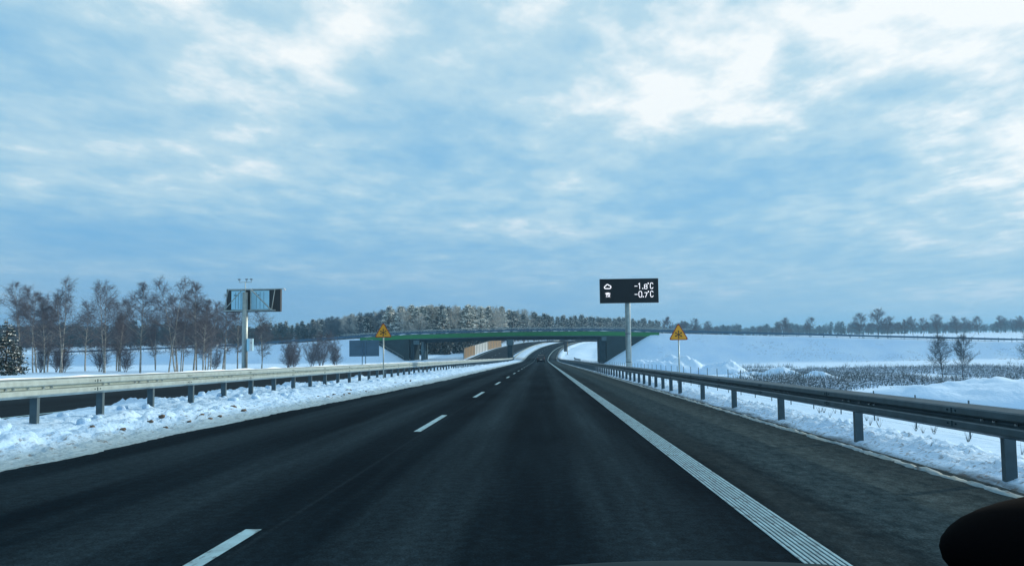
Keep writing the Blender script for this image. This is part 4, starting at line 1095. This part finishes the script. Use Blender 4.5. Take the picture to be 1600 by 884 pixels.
# ------------------------------------------------------------------ dark scrub and reeds in the right field
rs = random.Random(55); sc_ = MB()
for i in range(8200):
    y = rs.uniform(58, 165); x = rs.uniform(.21 * y + 2, .66 * y + 6)
    d_ = fbm(x * .05, y * .035, 3.3) + .35 * fbm(x * .25, y * .15, 8)
    lim = -.10 + .6 * max(0, (.30 * y - x) / y) + (.5 if y > 135 else 0) - (.25 if 75 < y < 125 else 0)
    if d_ < lim: continue
    z = H(x, y); hgt = rs.uniform(.18, .75) * (1 + .9 * max(0, d_))
    for k in range(8):
        a = rs.random() * 6.28; l_ = rs.uniform(.3, 1) * hgt; bx_, by_ = x + rs.gauss(0, .35), y + rs.gauss(0, .35)
        tx, ty = bx_ + math.cos(a) * l_ * .45, by_ + math.sin(a) * l_ * .45; w_ = .022
        sc_.poly([(bx_ - w_, by_, z - .05), (bx_ + w_, by_, z - .05), (tx + w_ * .3, ty, z + l_), (tx - w_ * .3, ty, z + l_)], 2 if k % 2 else 0)
    for k in range(6):
        px_, py_, pz_ = x + rs.gauss(0, .4), y + rs.gauss(0, .4), z + hgt * rs.uniform(.1, .6); r_ = rs.uniform(.05, .14)
        sc_.poly([(px_ - r_, py_, pz_), (px_, py_ - r_, pz_ + .04), (px_ + r_, py_, pz_), (px_, py_ + r_, pz_ - .02)], 1)
tag(sc_.build('dry_scrub', [M_DRY, M_SNOW, M_DRY2], fix=False), 'frosty brown scrub and reeds covering the low field on the right', 'scrub', kind='stuff')
# a few dark weeds poking out of the snow behind the right rail
wd = MB()
for i in range(46):
    y = rs.uniform(9, 26); x = rs.uniform(8.2, 10.5); z = H(x, y)
    for k in range(7):
        a = rs.random() * 6.28; l_ = rs.uniform(.08, .3); wd.poly([(x - .006, y, z - .03), (x + .006, y, z - .03), (x + math.cos(a) * l_ * .5, y + math.sin(a) * l_ * .5, z + l_)])
tag(wd.build('dry_weeds', M_DRY, fix=False), 'dark dry weeds poking through the snow behind the right guardrail', 'weeds', kind='stuff')

tf = MB()
for i in range(2600):
    if i % 3: x = rs.uniform(33, 150); y = rs.uniform(233, 244.5)
    else: x = rs.uniform(12, 60); y = rs.uniform(20, 110)
    if fbm(x * .07, y * .12, 6) < .12: continue
    z = H(x, y)
    for k in range(4):
        a = rs.random() * 6.28; l_ = rs.uniform(.12, .38) * (1 if y > 200 else .7); tf.poly([(x - .03, y, z - .03), (x + .03, y, z - .03), (x + math.cos(a) * l_, y + math.sin(a) * l_ * .5, z + l_ * .7)])
tag(tf.build('grass_tufts', M_DRY, fix=False), 'sparse dry grass tufts poking through the snow on the slopes', 'grass', kind='stuff')

# ------------------------------------------------------------------ snow heaps
def heap(x, y, lx_, ly_, h_, seed, label, rz=0.0, rough=1.0):
    n, m_ = 46, 34; rows = []
    z0 = H(x, y) - .15; ca, sa = math.cos(rz), math.sin(rz)
    for i in range(m_ + 1):
        r_ = []
        for j in range(n + 1):
            a, b = (j / n - .5) * 2, (i / m_ - .5) * 2
            rr = math.hypot(a, b); e = max(0, 1 - rr * rr)
            lx1, ly1 = a * lx_ / 2, b * ly_ / 2
            z = h_ * .95 * (e ** .55) * ((.80 if rough > .3 else .95) + (.50 if rough > .3 else .16) * fbm(lx1 * .30 + seed, ly1 * .30, seed) + rough * .20 * (1 - 2 * abs(fbm(lx1 * .55, ly1 * .55, seed + 9))) * e + rough * .10 * fbm(lx1 * 2.2, ly1 * 2.2, seed))
            z += .10 * e * fbm(lx1 * 3.2, ly1 * 3.2, seed)
            xx, yy = lx1 * ca - ly1 * sa, lx1 * sa + ly1 * ca
            r_.append((xx, yy, H(x + xx, y + yy) - z0 - .15 - (.12 if rr >= .98 else 0) + z))
        rows.append(r_)
    o = link('snow_heap', uvmesh('snow_heap', rows, M_SNOWH, None)); o.location = (x, y, z0)
    return tag(o, label, 'snow heap', 'heaps of snow on the right field')
heap(19.8, 36, 14, 8, 1.75, 1, 'broad smooth snow mound right behind the near guardrail', .1, .25)
heap(27.5, 38, 10, 8, 1.6, 2.5, 'second smooth snow mound cut by the right edge', 0, .25)
heap(18.6, 122, 12, 13, 3.1, 3.3, 'tall sharp snow heap beside the electronic sign column', .5)
heap(25.5, 118, 8, 8, 1.7, 4.1, 'snow heap just right of the yellow warning triangle pole')
heap(23.0, 92, 6, 7, 1.0, 5.7, 'small crested snow heap in the chain left of the scrub', .6)
heap(25.2, 88, 7, 7, 1.1, 6.2, 'second crested snow heap in the chain left of the scrub', .4)
heap(26.6, 78, 5.5, 6, 1.0, 7.9, 'low snow heap at the right end of the chain by the scrub', .4)
heap(19.5, 84, 5, 7, .8, 8.8, 'low snow heap at the left end of the chain by the scrub', .4)

# ------------------------------------------------------------------ small posts, pylon
rt = empty('lattice_pylon', (-395, 1200, 0), R(20), 'tiny lattice power pylon above the left wood', 'pylon'); q = MB()
for sx, sy_ in ((-1, -1), (1, -1), (1, 1), (-1, 1)):
    q.tube([(sx * 3, sy_ * 3, 0), (sx * .6, sy_ * .6, 26), (0, 0, 38)], [.25, .2, .1], 4)
for i in range(9):
    k = i / 9; w0 = 3 - 2.4 * k; z0 = 26 * k; z1 = 26 * (i + 1) / 9; w1 = 3 - 2.4 * (i + 1) / 9
    q.tube([(-w0, -w0, z0), (w1, -w1, z1)], .1, 3); q.tube([(w0, -w0, z0), (-w1, -w1, z1)], .1, 3)
q.build('tower', M_POLE, rt); q = MB()
for zz, w_ in ((25, 6), (30, 7.5), (35, 5)): q.tube([(-w_, 0, zz), (0, 0, zz + .8), (w_, 0, zz)], [.1, .3, .1], 4)
q.build('cross_arms', M_POLE, rt)
rt = empty('lamp_post', (-92.5, 235, H(-92.5, 235)), 0, 'short lamp post with white head on the left embankment', 'lamp post')
q = MB(); q.tube([(0, 0, -.3), (0, 0, 5.0)], .07, 8); q.build('pole', M_POLE, rt)
q = MB(); q.tube([(0, 0, 5.0), (0, 0, 5.5), (0, 0, 5.9)], [.2, .35, .05], 10); q.build('lamp_head', M_WHITE, rt)
rt = empty('marker_post', (-32.2, 84, H(-32.2, 84)), 0, 'thin pale marker post between the birches and the sign column', 'post')
q = MB(); q.tube([(0, 0, -.2), (0, 0, 2.2)], .035, 6); q.build('pole', M_POLE, rt)
q = MB(); q.box((0, 0, 2.25), (.12, .12, .12)); q.build('cap', M_WHITE, rt)
rt = empty('lamp_post', (-40.2, 300, H(-40.2, 300)), 0, 'dark lamp post standing behind the left span of the bridge', 'lamp post')
q = MB(); q.tube([(0, 0, -.3), (0, 0, 8)], [.12, .08], 8); q.build('pole', M_POLE, rt)
q = MB(); q.box((.5, 0, 8), (1.2, .25, .12)); q.build('lamp_head', M_DKFRAME, rt)

# ------------------------------------------------------------------ haze
hb = MB(); hb.box((0, 3450, 26), (8100, 7200, 74))
hm = bpy.data.materials.new('haze'); hm.use_nodes = True; t = hm.node_tree; t.nodes.clear()
pv = N(t, 'ShaderNodeVolumePrincipled'); pv.inputs['Color'].default_value = (.32, .66, 1.0, 1); pv.inputs['Density'].default_value = 0.00030; pv.inputs['Anisotropy'].default_value = 0.2
out = N(t, 'ShaderNodeOutputMaterial'); t.links.new(pv.outputs[0], out.inputs['Volume'])
hz_ = hb.build('haze', hm); tag(hz_, 'thin pale blue winter haze', 'haze', kind='stuff')
